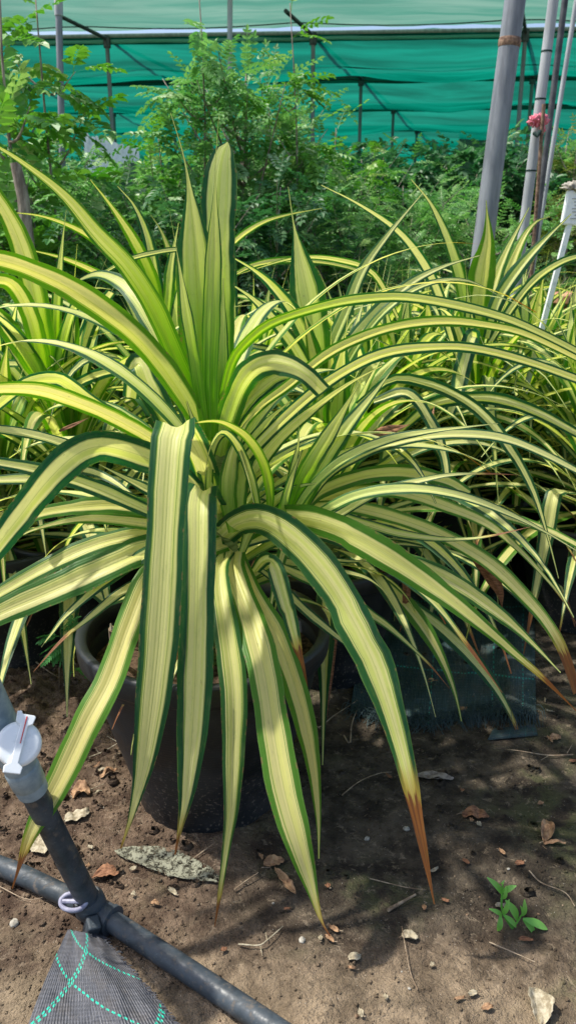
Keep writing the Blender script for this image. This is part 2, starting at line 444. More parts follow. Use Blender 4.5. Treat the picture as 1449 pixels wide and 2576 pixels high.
def strap(pts, W, az=None, face=0.0, prof='std', green=0.0, brown=2.0, rnd=.5, name='leaf', parent=None, twist=0.0, n=30, keel=.38, view=None, seed=0, pixw=None, mwid=1.0):
    P, L = spline(pts, n)
    if az is None:
        d = pts[-1]-pts[0]; d = Vector((d.x, d.y, 0))
        az = d.normalized() if d.length > 1e-3 else Vector((0, -1, 0))
    S0 = Vector((az.y, -az.x, 0))
    V, Fc, UV, LD = [], [], [], []
    Sprev = None
    rr = random.Random(seed*7+int(rnd*1000))
    ph = rr.random()*6
    cp = view or CAM
    FR = []
    for i, p in enumerate(P):
        v = i/n
        T = (P[min(n, i+1)]-P[max(0, i-1)]).normalized()
        S = S0 - T*S0.dot(T)
        if S.length < .15 and Sprev is not None: S = Sprev - T*Sprev.dot(T)
        S.normalize()
        if face > 0:
            Sv = T.cross((p-cp).normalized())
            if Sv.length > .1:
                Sv.normalize()
                if Sprev is not None:
                    if Sv.dot(Sprev) < 0: Sv = -Sv
                elif Sv.dot(S) < 0: Sv = -Sv
                S = (S*(1-face)+Sv*face); S = (S-T*S.dot(T)).normalized()
        if Sprev is not None and S.dot(Sprev) < 0: S = -S
        Sprev = S.copy()
        tw = radians(twist)*v + .10*sin(v*7+ph)
        N = S.cross(T)
        FR.append((T, S*cos(tw)+N*sin(tw), N*cos(tw)-S*sin(tw)))
    if pixw:
        best = 0
        for i in range(int(n*.25), int(n*.7)):
            T, Sx, Nx = FR[i]; vd = (P[i]-cp)
            Sv = T.cross(vd.normalized())
            if Sv.length < .2: continue
            best = max(best, abs(Sx.dot(Sv.normalized()))/(vd.dot(FWD)/F)*profile(i/n, prof))
        W = min(.092, pixw/max(best, 300))
    for i, p in enumerate(P):
        v = i/n
        T, Sx, Nx = FR[i]
        if Nx.z < 0 and abs(T.z) < .8: Nn = -Nx
        else: Nn = Nx
        w = W*.5*profile(v, prof)*(1+.03*sin(v*23+ph)+.02*sin(v*61+ph*3))
        kk = keel*(1.6-1.2*v)
        for a in ACR:
            # shallow M: sunken midrib, raised shoulders
            hgt = kk*(abs(a)*1.0 if abs(a) < .5 else .5-.35*(abs(a)-.5))*w*1.3
            rip = .045*w*sin(v*31+ph+a*2)*abs(a)
            V.append(p + Sx*(a*w) + Nn*(hgt+rip - .0))
            UV.append(((a+1)/2, v)); LD.append((rnd, brown, green, mwid))
    m = len(ACR)
    for i in range(n):
        for k in range(m-1):
            a = i*m+k
            Fc.append((a, a+1, a+1+m, a+m))
    return mk(name, V, Fc, M['leaf'], parent, True, UV, LD)

def pixleaf(parent, inv, pix, Ys, w, face=.35, off=(0, 0), az=None, **kw):
    """leaf given by measured outline points and their real distance; w is its seen width"""
    n = len(pix)
    if len(Ys) == n: yy = list(Ys)
    else:
        m = len(Ys)
        yy = []
        for i in range(n):
            s = i/(n-1)*(m-1); j = min(m-2, int(s)); yy.append(Ys[j]+(Ys[j+1]-Ys[j])*(s-j))
    pts = [up_(x+off[0], y+off[1], Y) for (x, y), Y in zip(pix, yy)]
    mid = pts[n//2]
    d = pts[-1]-pts[0]; d = Vector((d.x, d.y, 0))
    if az is None: az_ = d.normalized() if d.length > .02 else Vector((0, -1, 0))
    else: az_ = Vector((cos(radians(az)), sin(radians(az)), 0))
    cam_local = CAM - inv
    return strap([p-inv for p in pts], .05, pixw=w, az=az_, face=face, parent=parent, view=cam_local, **kw)

# ------------------------------------------------------------------ potted plants
def make_pot(name, rt, rb, h, label, group, loc, seg=56, soil=True):
    root = empty(name, loc)
    tag(root, label, 'plant pot', group)
    prof = [(rb-.02, .002), (rb, .0), (rb+.004, .03), (rb+(rt-rb)*.5, h*.5), (rt-.016, h-.055), (rt-.014, h-.05)]
    inner = [(rt-.016, h-.052), (rt-.024, h-.09), (rb+(rt-rb)*.55, h*.55)]
    lathe('pot_wall', prof+inner, M['pot'], root, seg)
    rim = [(rt-.015, h-.052), (rt-.004, h-.052), (rt, h-.046), (rt+.003, h-.008), (rt+.001, h-.002), (rt-.006, h), (rt-.016, h-.002), (rt-.022, h-.009), (rt-.0235, h-.05), (rt-.015, h-.0525)]
    V, Fc = [], []
    for r, z in rim:
        for k in range(seg):
            an = 2*pi*k/seg; V.append(Vector((r*cos(an), r*sin(an), z)))
    for i in range(len(rim)-1):
        for k in range(seg):
            a = i*seg+k; b = i*seg+(k+1) % seg; Fc.append((a, b, b+seg, a+seg))
    mk('pot_rim', V, Fc, M['pot'], root)
    V, Fc = [Vector((0, 0, h-.085))], []
    rs = rt-.027
    for i in range(1, 9):
        for k in range(seg):
            an = 2*pi*k/seg; r = rs*i/8
            V.append(Vector((r*cos(an), r*sin(an), h-.085+.012*noise.noise(Vector((r*cos(an)*30, r*sin(an)*30, h))))))
    for k in range(seg): Fc.append((0, 1+k, 1+(k+1) % seg))
    for i in range(7):
        for k in range(seg):
            a = 1+i*seg+k; b = 1+i*seg+(k+1) % seg; Fc.append((a, a+seg, b+seg, b))
    mk('potting_soil', V, Fc, M['potsoil'], root)
    return root

HX, HY = -.187, 1.602
hpos = Vector((HX, HY, gh(HX, HY)))
make_pot('flower_pot', .278, .165, .435, 'large black plastic pot in front holding the biggest striped plant', 'black nursery pots', hpos)

hero = empty('striped_screw_pine', hpos + Vector((0, 0, .35)))
tag(hero, 'big yellow and green striped strap-leaved plant in the front pot', 'potted plant', 'striped strap-leaved plants in black pots')
HB = Vector(hero.location)
rng = random.Random(4)
tube('stem', [Vector((.01, 0, -.02)), Vector((.03, 0, .10)), up_(575, 1290, 1.6)-HB, up_(545, 1100, 1.6)-HB, up_(538, 1010, 1.6)-HB], [.04, .038, .036, .03, .012], M['stem'], hero, 12)

HL = [
 # upright shoot
 ([(528,1110),(512,950),(500,800),(492,660),(482,520),(464,400),(430,284)], (1.58,1.60), 104, dict(face=.85, prof='fil', green=.75, rnd=.50, az=-90, keel=.3)),
 ([(545,1090),(550,940),(549,780),(548,620),(552,480),(560,400),(573,357)], (1.62,1.68), 88, dict(face=.85, prof='blunt', green=.72, rnd=.35, az=-90, keel=.25)),
 ([(532,1100),(528,950),(532,800),(538,640),(541,500),(543,400),(551,290)], (1.55,1.58), 46, dict(face=.9, prof='fil', green=.80, rnd=.55, az=-90, keel=.3)),
 ([(520,1110),(500,980),(482,860),(465,760),(450,660),(427,530)], (1.55,1.52), 32, dict(face=.8, prof='fil', green=.85, rnd=.2, az=-90, keel=.3)),
 ([(548,1110),(552,1000),(556,900),(560,800),(563,700)], (1.57,1.60), 44, dict(face=.9, prof='std', green=1.0, rnd=.3, az=-90)),
 ([(600,1340),(598,1240),(622,1140),(672,1062),(730,1010)], (1.53,1.50), 52, dict(face=.8, prof='std', green=.3, rnd=.45, az=-60)),
 ([(588,1340),(574,1240),(584,1150),(612,1080),(640,1040)], (1.52,1.50), 46, dict(face=.8, prof='std', green=.5, rnd=.6, az=-80)),
 ([(556,1330),(530,1230),(508,1140),(486,1060),(470,1010)], (1.54,1.53), 50, dict(face=.8, prof='std', green=.3, rnd=.5, az=-100)),
 ([(610,1390),(640,1320),(690,1262),(750,1225),(810,1215)], (1.53,1.48), 36, dict(face=.7, prof='std', green=.2, rnd=.3)),
 # upper left arcs
 ([(522,1100),(490,1000),(435,880),(385,770),(320,670),(245,590),(165,495),(80,425),(0,372),(-90,330)], (1.60,1.45), 54, dict(face=.75, prof='std', green=.75, rnd=.6)),
 ([(505,1130),(455,980),(395,830),(345,750),(300,708),(250,690),(210,700),(185,718)], (1.64,1.95), 60, dict(face=.75, prof='std', rnd=.05, keel=.08)),
 ([(535,1170),(495,1060),(425,945),(355,860),(280,795),(175,725),(80,680),(0,655),(-100,640)], (1.58,1.35), 66, dict(face=.75, prof='open', green=.22, rnd=.78)),
 ([(520,1190),(450,1110),(410,1040),(372,965),(352,915),(338,935),(330,1000)], (1.66,1.8), 66, dict(face=.8, prof='open', rnd=.1)),
 # left
 ([(480,1200),(400,1120),(300,1060),(200,1015),(110,985),(30,978),(-60,985)], (1.58,1.30), 44, dict(face=.6, prof='open', rnd=.7)),
 ([(470,1190),(340,1080),(240,1020),(180,975),(140,955),(70,965),(0,1015),(-70,1070)], (1.62,1.42), 40, dict(face=.6, prof='open', rnd=.45)),
 ([(500,1230),(400,1185),(300,1155),(200,1130),(100,1098),(0,1080),(-70,1075)], (1.62,1.40), 30, dict(face=.55, prof='open', rnd=.3)),
 ([(520,1260),(460,1200),(400,1165),(320,1135),(255,1123),(195,1142),(125,1205),(50,1300),(0,1365),(-80,1470)], (1.55,1.50,1.35,1.25), 84, dict(face=.75, prof='open', rnd=.12, keel=.08)),
 ([(520,1330),(450,1315),(380,1290),(250,1232),(115,1188),(0,1165),(-80,1160)], (1.58,1.35), 42, dict(face=.6, prof='open', rnd=.4)),
 ([(500,1340),(400,1290),(300,1245),(200,1215),(80,1205),(-60,1210)], (1.62,1.5), 34, dict(face=.6, prof='open', rnd=.15)),
 ([(530,1270),(460,1250),(390,1240),(320,1205),(250,1168)], (1.56,1.48), 36, dict(face=.6, prof='std', rnd=.5)),
 ([(510,1350),(440,1330),(370,1318),(225,1305),(100,1328),(25,1362)], (1.56,1.38), 34, dict(face=.6, prof='std', rnd=.75)),
 ([(520,1300),(400,1282),(280,1272),(190,1278),(110,1290),(60,1310)], (1.60,1.45), 46, dict(face=.6, prof='open', rnd=.65)),
 ([(560,1370),(470,1350),(370,1345),(250,1368),(125,1422),(0,1492),(-80,1540)], (1.58,1.38), 46, dict(face=.65, prof='open', rnd=.6)),
 ([(560,1385),(470,1372),(370,1385),(300,1412),(150,1478),(0,1542),(-90,1590)], (1.56,1.28), 78, dict(face=.7, prof='open', rnd=.62)),
 ([(550,1380),(460,1370),(370,1395),(275,1455),(175,1540),(130,1595),(105,1628)], (1.55,1.25), 38, dict(face=.6, prof='brown', rnd=.25)),
 ([(560,1410),(450,1425),(365,1462),(300,1495),(225,1555),(160,1607),(85,1690)], (1.55,1.28), 30, dict(face=.6, prof='brown', rnd=.3, brown=.80)),
 # thin arches of the side shoot
 ([(675,1330),(678,1240),(662,1165),(625,1105),(580,1072),(540,1060),(485,1066),(455,1080),(434,1103)], (1.50,1.34), 26, dict(face=.5, prof='std', green=.55, rnd=.9)),
 ([(650,1320),(645,1260),(620,1170),(590,1110),(560,1087),(535,1115),(521,1165),(515,1235)], (1.52,1.42), 24, dict(face=.5, prof='std', green=.2, rnd=.4)),
 ([(575,1340),(532,1260),(530,1160),(552,1100),(585,1100),(618,1180),(640,1270)], (1.56,1.46), 22, dict(face=.6, prof='std', green=.3, rnd=.5)),
 # front hanging
 ([(545,1300),(510,1170),(470,1095),(438,1082),(425,1200),(414,1400),(397,1650),(366,1900),(332,2050),(304,2135)], (1.6,1.52,1.42,1.34,1.29,1.25,1.22,1.20,1.19,1.19), 100, dict(face=.5, prof='front', rnd=.42, az=-100, keel=.16, brown=.99)),
 ([(560,1340),(535,1270),(505,1242),(500,1400),(495,1600),(487,1800),(470,1990),(453,2085),(441,2150)], (1.6,1.5,1.38,1.29,1.24,1.21,1.19,1.19,1.19), 88, dict(face=.5, prof='front', rnd=.38, az=-95, keel=.22, brown=.955)),
 ([(575,1390),(555,1420),(553,1480),(570,1590),(588,1736),(588,1886),(582,2036),(570,2130),(556,2230),(540,2335)], (1.55,1.48,1.42,1.34,1.27,1.23,1.20,1.19,1.18,1.18), 68, dict(face=.5, prof='brown', rnd=.58, az=-90, brown=.92)),
 ([(590,1390),(588,1440),(630,1561),(665,1690),(688,1836),(715,1986),(748,2110),(780,2220),(806,2310),(830,2355)], (1.55,1.48,1.38,1.28,1.22,1.16,1.12,1.10,1.08,1.07), 86, dict(face=.5, prof='front', rnd=.72, az=-85, brown=.965)),
 ([(600,1400),(640,1500),(700,1610),(752,1760),(784,1900),(800,2050),(802,2160)], (1.55,1.45,1.38,1.33,1.30,1.28,1.27), 62, dict(face=.5, prof='std', rnd=.92, az=-80)),
 ([(560,1370),(470,1400),(385,1445),(325,1580),(278,1711),(225,1811),(165,1936),(118,2025),(75,2105),(32,2235)], (1.55,1.46,1.38,1.30,1.24,1.19,1.15,1.12,1.10,1.09), 74, dict(face=.5, prof='front', rnd=.86, az=-110, brown=.915)),
 # front right
 ([(560,1350),(600,1318),(660,1312),(740,1362),(820,1450),(882,1550),(932,1650),(972,1760),(1005,1870),(1030,1970),(1055,2090),(1092,2275)], (1.56,1.50,1.44,1.36,1.30,1.26,1.22,1.19,1.17,1.15,1.14,1.13), 96, dict(face=.6, prof='brown', rnd=.33, keel=.10, brown=.775, az=-60)),
 ([(600,1360),(680,1310),(760,1305),(850,1330),(960,1388),(1080,1468),(1200,1562),(1290,1640),(1370,1710),(1448,1788)], (1.56,1.50,1.44,1.38,1.32,1.28,1.24,1.22,1.20,1.19), 76, dict(face=.7, prof='brown', rnd=.66, keel=.12, brown=.895, az=-35)),
 ([(600,1375),(700,1345),(800,1342),(880,1368),(950,1405),(1024,1455),(1100,1525),(1175,1622),(1262,1742)], (1.57,1.30), 40, dict(face=.7, prof='brown', rnd=.1, brown=.83, az=-40)),
 ([(900,1375),(1000,1405),(1090,1440),(1174,1487),(1274,1560),(1345,1625),(1409,1692)], (1.50,1.38), 46, dict(face=.7, prof='std', rnd=.6, az=-35)),
 ([(640,1440),(665,1412),(690,1420),(712,1490),(735,1580),(750,1640),(765,1700),(778,1778)], (1.54,1.50,1.46,1.42,1.38,1.36,1.35,1.34), 46, dict(face=.6, prof='brown', rnd=.22, brown=.70, az=-75)),
 ([(650,1430),(700,1470),(760,1530),(820,1580),(880,1630),(930,1690)], (1.58,1.50), 24, dict(face=.5, prof='std', rnd=.5)),
 ([(650,1400),(760,1450),(860,1495),(930,1545),(984,1583),(1074,1666),(1130,1732)], (1.58,1.50), 28, dict(face=.6, prof='brown', rnd=.6, brown=.86)),
 ([(650,1400),(750,1420),(849,1436),(924,1455),(980,1498)], (1.64,1.66), 20, dict(face=.5, prof='std', rnd=.55)),
 ([(640,1400),(720,1400),(800,1405),(880,1412),(960,1410)], (1.66,1.72), 18, dict(face=.4, prof='std', rnd=.4)),
 # upper right arcs
 ([(548,1130),(560,1020),(585,915),(625,860),(690,812),(824,769),(924,752),(1024,749),(1149,769),(1274,802),(1380,848),(1480,900)], (1.58,1.35), 28, dict(face=.6, prof='open', green=.55, rnd=.5)),
 ([(570,1180),(610,1080),(660,1020),(724,972),(824,892),(924,844),(1024,817),(1124,809),(1224,819),(1324,842),(1480,915)], (1.58,1.40), 29, dict(face=.6, prof='open', rnd=.62)),
 ([(560,1300),(605,1180),(660,1110),(774,1002),(874,932),(974,889),(1099,874),(1199,879),(1324,910),(1480,965)], (1.55,1.30), 33, dict(face=.6, prof='open', rnd=.35)),
 ([(575,1320),(635,1200),(700,1110),(790,1030),(870,970),(960,920)], (1.60,1.55), 38, dict(face=.6, prof='std', rnd=.55)),
 ([(555,1150),(572,1070),(598,990),(630,938),(675,915),(725,920),(772,945),(812,985)], (1.56,1.52,1.50,1.46,1.42,1.38,1.36,1.36), 66, dict(face=.7, prof='open', green=.35, rnd=.5)),
 ([(560,1140),(580,1080),(615,1020),(660,975),(710,945),(770,950)], (1.62,1.60), 50, dict(face=.6, prof='open', rnd=.15)),
 # side shoot on the right
 ([(715,1330),(745,1240),(780,1170),(824,1100),(868,1025),(912,948)], (1.50,1.46), 46, dict(face=.8, prof='spear', green=.8, rnd=.2, keel=.3)),
 ([(735,1330),(775,1240),(822,1150),(874,1072),(940,990),(1006,904)], (1.54,1.52), 44, dict(face=.8, prof='spear', green=.35, rnd=.4, keel=.3)),
 ([(700,1330),(722,1240),(742,1160),(752,1100),(749,1030)], (1.48,1.46), 18, dict(face=.8, prof='fil', green=.6, rnd=.4)),
 ([(700,1340),(712,1280),(735,1200),(760,1130)], (1.47,1.45), 24, dict(face=.8, prof='std', green=.6, rnd=.4)),
 ([(725,1330),(760,1260),(805,1205),(874,1150),(974,1107),(1074,1086),(1174,1074),(1252,1065)], (1.50,1.44), 26, dict(face=.6, prof='std', green=.3, rnd=.35)),
 ([(740,1320),(820,1205),(900,1150),(974,1120),(1074,1097),(1174,1092),(1274,1105),(1374,1145),(1480,1200)], (1.56,1.50), 28, dict(face=.6, prof='open', rnd=.2)),
 ([(720,1330),(770,1270),(824,1230),(924,1197),(1024,1190),(1124,1210),(1180,1243)], (1.60,1.66), 42, dict(face=.6, prof='open', rnd=.66)),
 ([(730,1335),(799,1295),(899,1247),(1024,1230),(1149,1245),(1274,1290),(1374,1340),(1460,1392)], (1.48,1.32), 30, dict(face=.6, prof='std', green=.2, rnd=.2)),
 ([(730,1345),(844,1300),(949,1240),(1074,1205),(1149,1193),(1239,1192),(1304,1195)], (1.50,1.44), 24, dict(face=.6, prof='brown', rnd=.3, brown=.86)),
 ([(640,1330),(740,1285),(849,1275),(949,1290),(1074,1330),(1174,1380),(1249,1430),(1324,1505),(1374,1565),(1414,1635),(1450,1742)], (1.62,1.50), 38, dict(face=.65, prof='open', rnd=.7, brown=.885)),
 ([(740,1300),(850,1245),(940,1235),(1024,1242),(1124,1275),(1224,1317),(1299,1377),(1374,1457),(1414,1508),(1450,1572)], (1.66,1.55), 36, dict(face=.65, prof='brown', rnd=.7, brown=.915)),
 ([(700,1320),(800,1290),(914,1317),(999,1342),(1099,1356),(1174,1356),(1249,1345),(1334,1325)], (1.55,1.48), 26, dict(face=.5, prof='brown', rnd=.15, brown=.86)),
 ([(640,1340),(740,1320),(840,1330),(940,1370),(1020,1430),(1080,1500),(1120,1570)], (1.68,1.72), 40, dict(face=.6, prof='std', rnd=.8, brown=.93)),
]
_prof = profile
def profile(v, kind):
    if kind == 'front':   # broad hanging blade, tapering late
        a = .80+.20*sstep(.05, .35, v)
        return max(.03, a*(1-sstep(.66, 1.0, v)**1.25*.95))
    if kind == 'spear':
        return max(.02, (.72+.28*sstep(0, .4, v))*(1-sstep(.50, 1.0, v)*.97))
    return _prof(v, kind)

for i, (pix, Ys, w, kw) in enumerate(HL):
    kw = dict(kw)
    pixleaf(hero, HB, pix, Ys, w, seed=i, n=38, **kw)

def arc_pts(base, az, el0, L, droop, pw=1.5, kink=None, n=10):
    pts = [base]; p = base.copy()
    for i in range(1, n+1):
        s = i/n
        el = el0 - droop*s**pw
        if kink and s > kink[0]: el = min(el, el0-kink[1])
        d = Vector((cos(az)*cos(el), sin(az)*cos(el), sin(el)))
        p = p + d*(L/n); pts.append(p.copy())
    return pts

# leaves of the big plant that fill its back and its base
for k in range(26):
    az = rng.uniform(radians(-20), radians(200))
    lvl = rng.random()
    el = radians(10+62*lvl)
    base = Vector((.04, .0, .10+.38*lvl))
    pts = arc_pts(base, az, el, rng.uniform(.55, .85), radians(rng.uniform(70, 115)))
    strap(pts, rng.uniform(.04, .058), green=.15, rnd=rng.random(), parent=hero, seed=k, brown=rng.choice([2, 2, .93]), twist=rng.uniform(-25, 25), n=24)
for k in range(16):   # short old leaves low around the stem
    az = rng.uniform(radians(170), radians(370))
    base = Vector((.04, 0, .05+.1*rng.random()))
    pts = arc_pts(base, az, radians(rng.uniform(5, 40)), rng.uniform(.22, .36), radians(rng.uniform(40, 90)))
    strap(pts, rng.uniform(.022, .036), rnd=rng.random(), parent=hero, seed=k+50, brown=rng.choice([2, .85, .8]), n=16)

# ---- procedural neighbours
def make_pandan(seed, n=46, h=.36, L=.82, lean=0):
    r = random.Random(seed)
    root = empty('striped_screw_pine', (0, 0, -50))
    tube('stem', [Vector((0, 0, -.03)), Vector((.01, 0, h*.5)), Vector((0, 0, h+.1))], [.034, .032, .014], M['stem'], root, 10)
    for k in range(n):
        f = k/(n-1)         # 0 outer/old .. 1 inner/young
        az = k*2.39996 + r.uniform(-.25, .25)
        el = radians(-8+92*f**.9+r.uniform(-6, 6))
        base = Vector((cos(az)*.02, sin(az)*.02, .02+h*f))
        up = f > .86
        ll = L*r.uniform(.82, 1.12)*(.72 if up else 1)*(.85+.25*sin(pi*f))
        droop = radians(r.uniform(8, 30) if up else r.uniform(75, 135)*(.55+.45*f))
        kink = (r.uniform(.3, .5), radians(r.uniform(90, 120))) if (r.random() < .12 and .3 < f < .8) else None
        pts = arc_pts(base, az, el, ll, droop, r.uniform(1.2, 1.9), kink)
        strap(pts, r.uniform(.042, .062)*(1.15 if up else 1), green=.7*f*f*f, rnd=r.random()*.8, prof='fil' if up else 'std', parent=root, seed=k, mwid=r.uniform(.66, .95),
              twist=r.uniform(-45, 45), brown=(r.uniform(.8, .95) if f < .35 and r.random() < .5 else 2), n=20, keel=.40 if up else .38,
              az=Vector((cos(az), sin(az), 0)))
    return root

GP = 'striped strap-leaved plants in black pots'
def grd(px, Y):
    """point of the ground at distance Y under photo column px (taken at mid height of a plant)"""
    p = up_(px, 850, Y); return Vector((p.x, Y, gh(p.x, Y)))

# (column, distance, proto, turn, scale, plant label, pot label)
NB = [
 (150, 2.42, 0, .3, 1.02, 'striped plant at the left edge, left of the biggest one', 'black pot in shade at the left edge beside the front pot'),
 (835, 2.20, 1, 1.1, .98, 'striped plant right behind the biggest one, with one broad upright leaf', 'black pot just behind the front pot, to its right'),
 (1205, 2.85, 2, 2.0, 1.0, 'striped plant with a tall upright leaf before the thick grey post', 'black pot below the plant that stands before the thick grey post'),
 (425, 2.75, 3, .5, 1.0, 'striped plant in the second row behind the left side of the biggest one', 'black pot hidden in the second row, left of centre'),
 (-10, 2.75, 1, 4.0, .98, 'striped plant in the second row cut off by the left border', 'black pot of the plant cut off by the left border'),
 (640, 3.1, 2, 3.7, .98, 'striped plant in the third row behind the broad upright leaves', 'black pot of the third row behind the broad upright leaves'),
 (1010, 2.95, 0, 2.4, .98, 'striped plant between the broad upright leaf and the thick grey post', 'black pot between the middle plant and the thick grey post'),
 (1085, 3.35, 3, 5.2, 1.0, 'striped plant crowded between its neighbours left of the tall upright leaf', 'black pot left of the one before the thick grey post'),
 (1330, 3.3, 1, 1.5, 1.05, 'striped plant with raised pale leaves below the pink rag', 'black pot below the pink rag'),
 (900, 3.6, 3, 2.8, 1.0, 'striped plant of the fourth row, right of the centre', 'black pot of the fourth row, right of the centre'),
 (1140, 3.9, 2, .2, 1.0, 'striped plant at the foot of the thick grey post', 'black pot at the foot of the thick grey post'),
 (1450, 2.9, 0, 5.5, .95, 'striped plant cut off by the right border', 'black pot of the plant cut off by the right border'),
 (1010, 4.6, 1, 3.0, 1.0, 'small looking far striped plant before the low green undergrowth', 'black pot of the far plant before the undergrowth'),
 (1290, 4.5, 0, .9, 1.0, 'far striped plant between the two right hand posts', 'black pot of the far plant between the two right hand posts'),
 (1420, 4.1, 3, 4.4, 1.0, 'far striped plant beside the white label stake', 'black pot beside the white label stake'),
 (1400, 5.6, 2, 1.4, 1.0, 'farthest striped plant near the right border', 'farthest black pot near the right border'),
 (760, 4.2, 0, 2.2, .95, 'striped plant deep in the middle before the tall shrub', 'black pot deep in the middle before the tall shrub'),
 (-45, 2.30, 3, 5.0, .85, 'low striped plant at the left border in front of the others there', 'black pot at the left border, nearest one beside the front pot'),
 (1530, 2.55, 1, 2.6, .98, 'striped plant mostly outside the picture at the right, drooping in low', 'black pot mostly outside the picture at the right'),
 (1270, 3.75, 2, 3.3, 1.0, 'striped plant squeezed between the two right hand posts, nearer row', 'black pot between the two right hand posts, nearer row'),
 (920, 2.85, 3, 1.9, .98, 'striped plant right behind the one with the broad upright leaf', 'black pot right behind the one of the broad upright leaf'),
 (540, 4.2, 1, .4, 1.0, 'striped plant far back left of the tall middle shrub', 'black pot far back left of the tall middle shrub'),
]
protos = [make_pandan(11, 58), make_pandan(12, 60), make_pandan(13, 62), make_pandan(14, 58)]
used = [False]*4
potproto = None
NROOT = []
for (px, Y, pk, rz, sc, lab, plab) in NB:
    g = grd(px, Y)
    if potproto is None:
        potproto = make_pot('flower_pot', .235, .15, .38, plab, 'black nursery pots', g, 40); pr = potproto
    else:
        pr = copy_tree(potproto, None, g, rz); tag(pr, plab, 'plant pot', 'black nursery pots')
    loc = g + Vector((0, 0, .30))
    if not used[pk]:
        root = protos[pk]; used[pk] = True; root.location = loc; root.rotation_euler = (0, 0, rz); root.scale = (sc,)*3
        tag(root, lab, 'potted plant', GP); NROOT.append(root)
    else:
        NROOT.append(('copy', pk, loc, rz, sc, lab))
NROOT = [x if not isinstance(x, tuple) else tag(copy_tree(protos[x[1]], None, x[2], x[3], x[4]), x[5], 'potted plant', GP) for x in NROOT]

def extra(root, lst, dY=0):
    inv = root.location
    R = Matrix.Rotation(-root.rotation_euler.z, 4, 'Z'); s = 1/root.scale.x
    for i, (pix, Ys, w, kw) in enumerate(lst):
        kw = dict(kw)
        kw.setdefault('mwid', .85)
        o = pixleaf(None, Vector((0, 0, 0)), pix, [y+dY for y in Ys], w, seed=i+7, n=26, **kw)
        me = o.data
        Tm = Matrix.Scale(s, 4) @ R @ Matrix.Translation(-inv)
        me.transform(Tm); o.parent = root

extra(NROOT[0], [
 ([(142,980),(141,850),(149,700),(159,600),(168,528)], (2.15,2.1), 28, dict(face=.8, prof='spear', green=.8, rnd=.2, az=-90)),
 ([(125,990),(112,880),(92,760),(62,640),(25,550),(-20,480)], (2.1,2.0), 62, dict(face=.85, prof='open', green=.65, rnd=.70)),
 ([(120,970),(100,880),(75,790),(40,725),(5,706),(-40,715)], (2.05,1.9), 48, dict(face=.8, prof='open', green=.55, rnd=.80)),
 ([(112,980),(85,920),(45,860),(0,800),(-50,765)], (2.0,1.85), 52, dict(face=.8, prof='open', green=.55, rnd=.66)),
 ([(142,980),(158,880),(178,800),(205,745),(240,725),(280,728)], (2.1,2.05), 34, dict(face=.7, prof='std', green=.6, rnd=.2)),
 ([(185,980),(205,880),(235,800),(262,760),(280,735)], (2.2,2.15), 36, dict(face=.8, prof='open', rnd=.3)),
 ([(165,985),(170,900),(176,830)], (2.1,2.1), 30, dict(face=.8, prof='std', green=.4, rnd=.9)),
 ([(150,1000),(210,960),(280,935),(350,940)], (2.0,1.9), 30, dict(face=.6, prof='open', rnd=.4)),
 ([(60,1330),(95,1250),(102,1300),(118,1405)], (1.9,1.7), 26, dict(face=.7, prof='std', rnd=.3)),
], .25)
extra(NROOT[3], [
 ([(410,820),(385,710),(340,610),(285,525),(228,452)], (2.75,2.6), 34, dict(face=.8, prof='std', green=.6, rnd=.8)),
 ([(400,800),(392,700),(372,600),(340,520),(296,468)], (2.75,2.7), 34, dict(face=.8, prof='std', rnd=.1)),
 ([(420,820),(425,740),(432,660),(450,560)], (2.75,2.75), 30, dict(face=.8, prof='std', green=.4, rnd=.5)),
 ([(450,770),(440,680),(410,590),(380,540)], (2.8,2.8), 22, dict(face=.8, prof='std', green=.4, rnd=.9)),
 ([(350,800),(320,690),(270,630),(200,580),(110,545),(20,533)], (2.6,2.4), 22, dict(face=.7, prof='std', green=.3, rnd=.9)),
 ([(370,800),(330,740),(250,690),(160,650),(60,625)], (2.6,2.4), 22, dict(face=.7, prof='std', rnd=.9)),
 ([(255,690),(320,655),(390,636),(452,628),(500,640)], (2.2,2.1), 15, dict(face=.7, prof='open', rnd=.3)),
 ([(590,860),(585,740),(584,620),(582,505)], (2.7,2.7), 26, dict(face=.8, prof='std', rnd=.1)),
])
extra(NROOT[1], [
 ([(800,1000),(792,880),(778,760),(755,650),(738,560),(725,470)], (2.2,2.15), 88, dict(face=.85, prof='fil', green=.35, rnd=.3, az=-90)),
 ([(805,1000),(790,900),(745,800),(690,725),(640,680),(572,640)], (2.15,2.0), 46, dict(face=.75, prof='std', rnd=.1, green=.2)),
 ([(790,990),(760,910),(700,820),(640,755),(572,708)], (2.1,2.0), 40, dict(face=.7, prof='std', rnd=.2, green=.2)),
 ([(815,1000),(832,880),(872,780),(912,680),(980,585),(1066,482)], (2.2,2.3), 34, dict(face=.8, prof='std', rnd=.3, green=.2)),
 ([(820,1000),(860,900),(930,805),(1024,718),(1114,671),(1205,643)], (2.15,2.2), 38, dict(face=.75, prof='std', rnd=.3)),
 ([(830,1010),(880,900),(960,790),(1060,720),(1170,705),(1279,757)], (2.1,2.15), 22, dict(face=.7, prof='std', rnd=.5, green=.3)),
 ([(900,1020),(984,956),(1074,966),(1154,1000),(1215,1045),(1280,1125),(1339,1232),(1374,1340),(1404,1455)], (2.0,1.75), 32, dict(face=.75, prof='std', rnd=.4)),
 ([(940,1010),(1024,990),(1084,1065),(1114,1140),(1124,1195)], (2.0,1.9), 30, dict(face=.7, prof='open', rnd=.5)),
 ([(1000,1090),(1084,1020),(1174,1003),(1249,1005),(1349,1037),(1460,1095)], (2.1,1.9), 34, dict(face=.75, prof='open', rnd=.15)),
])
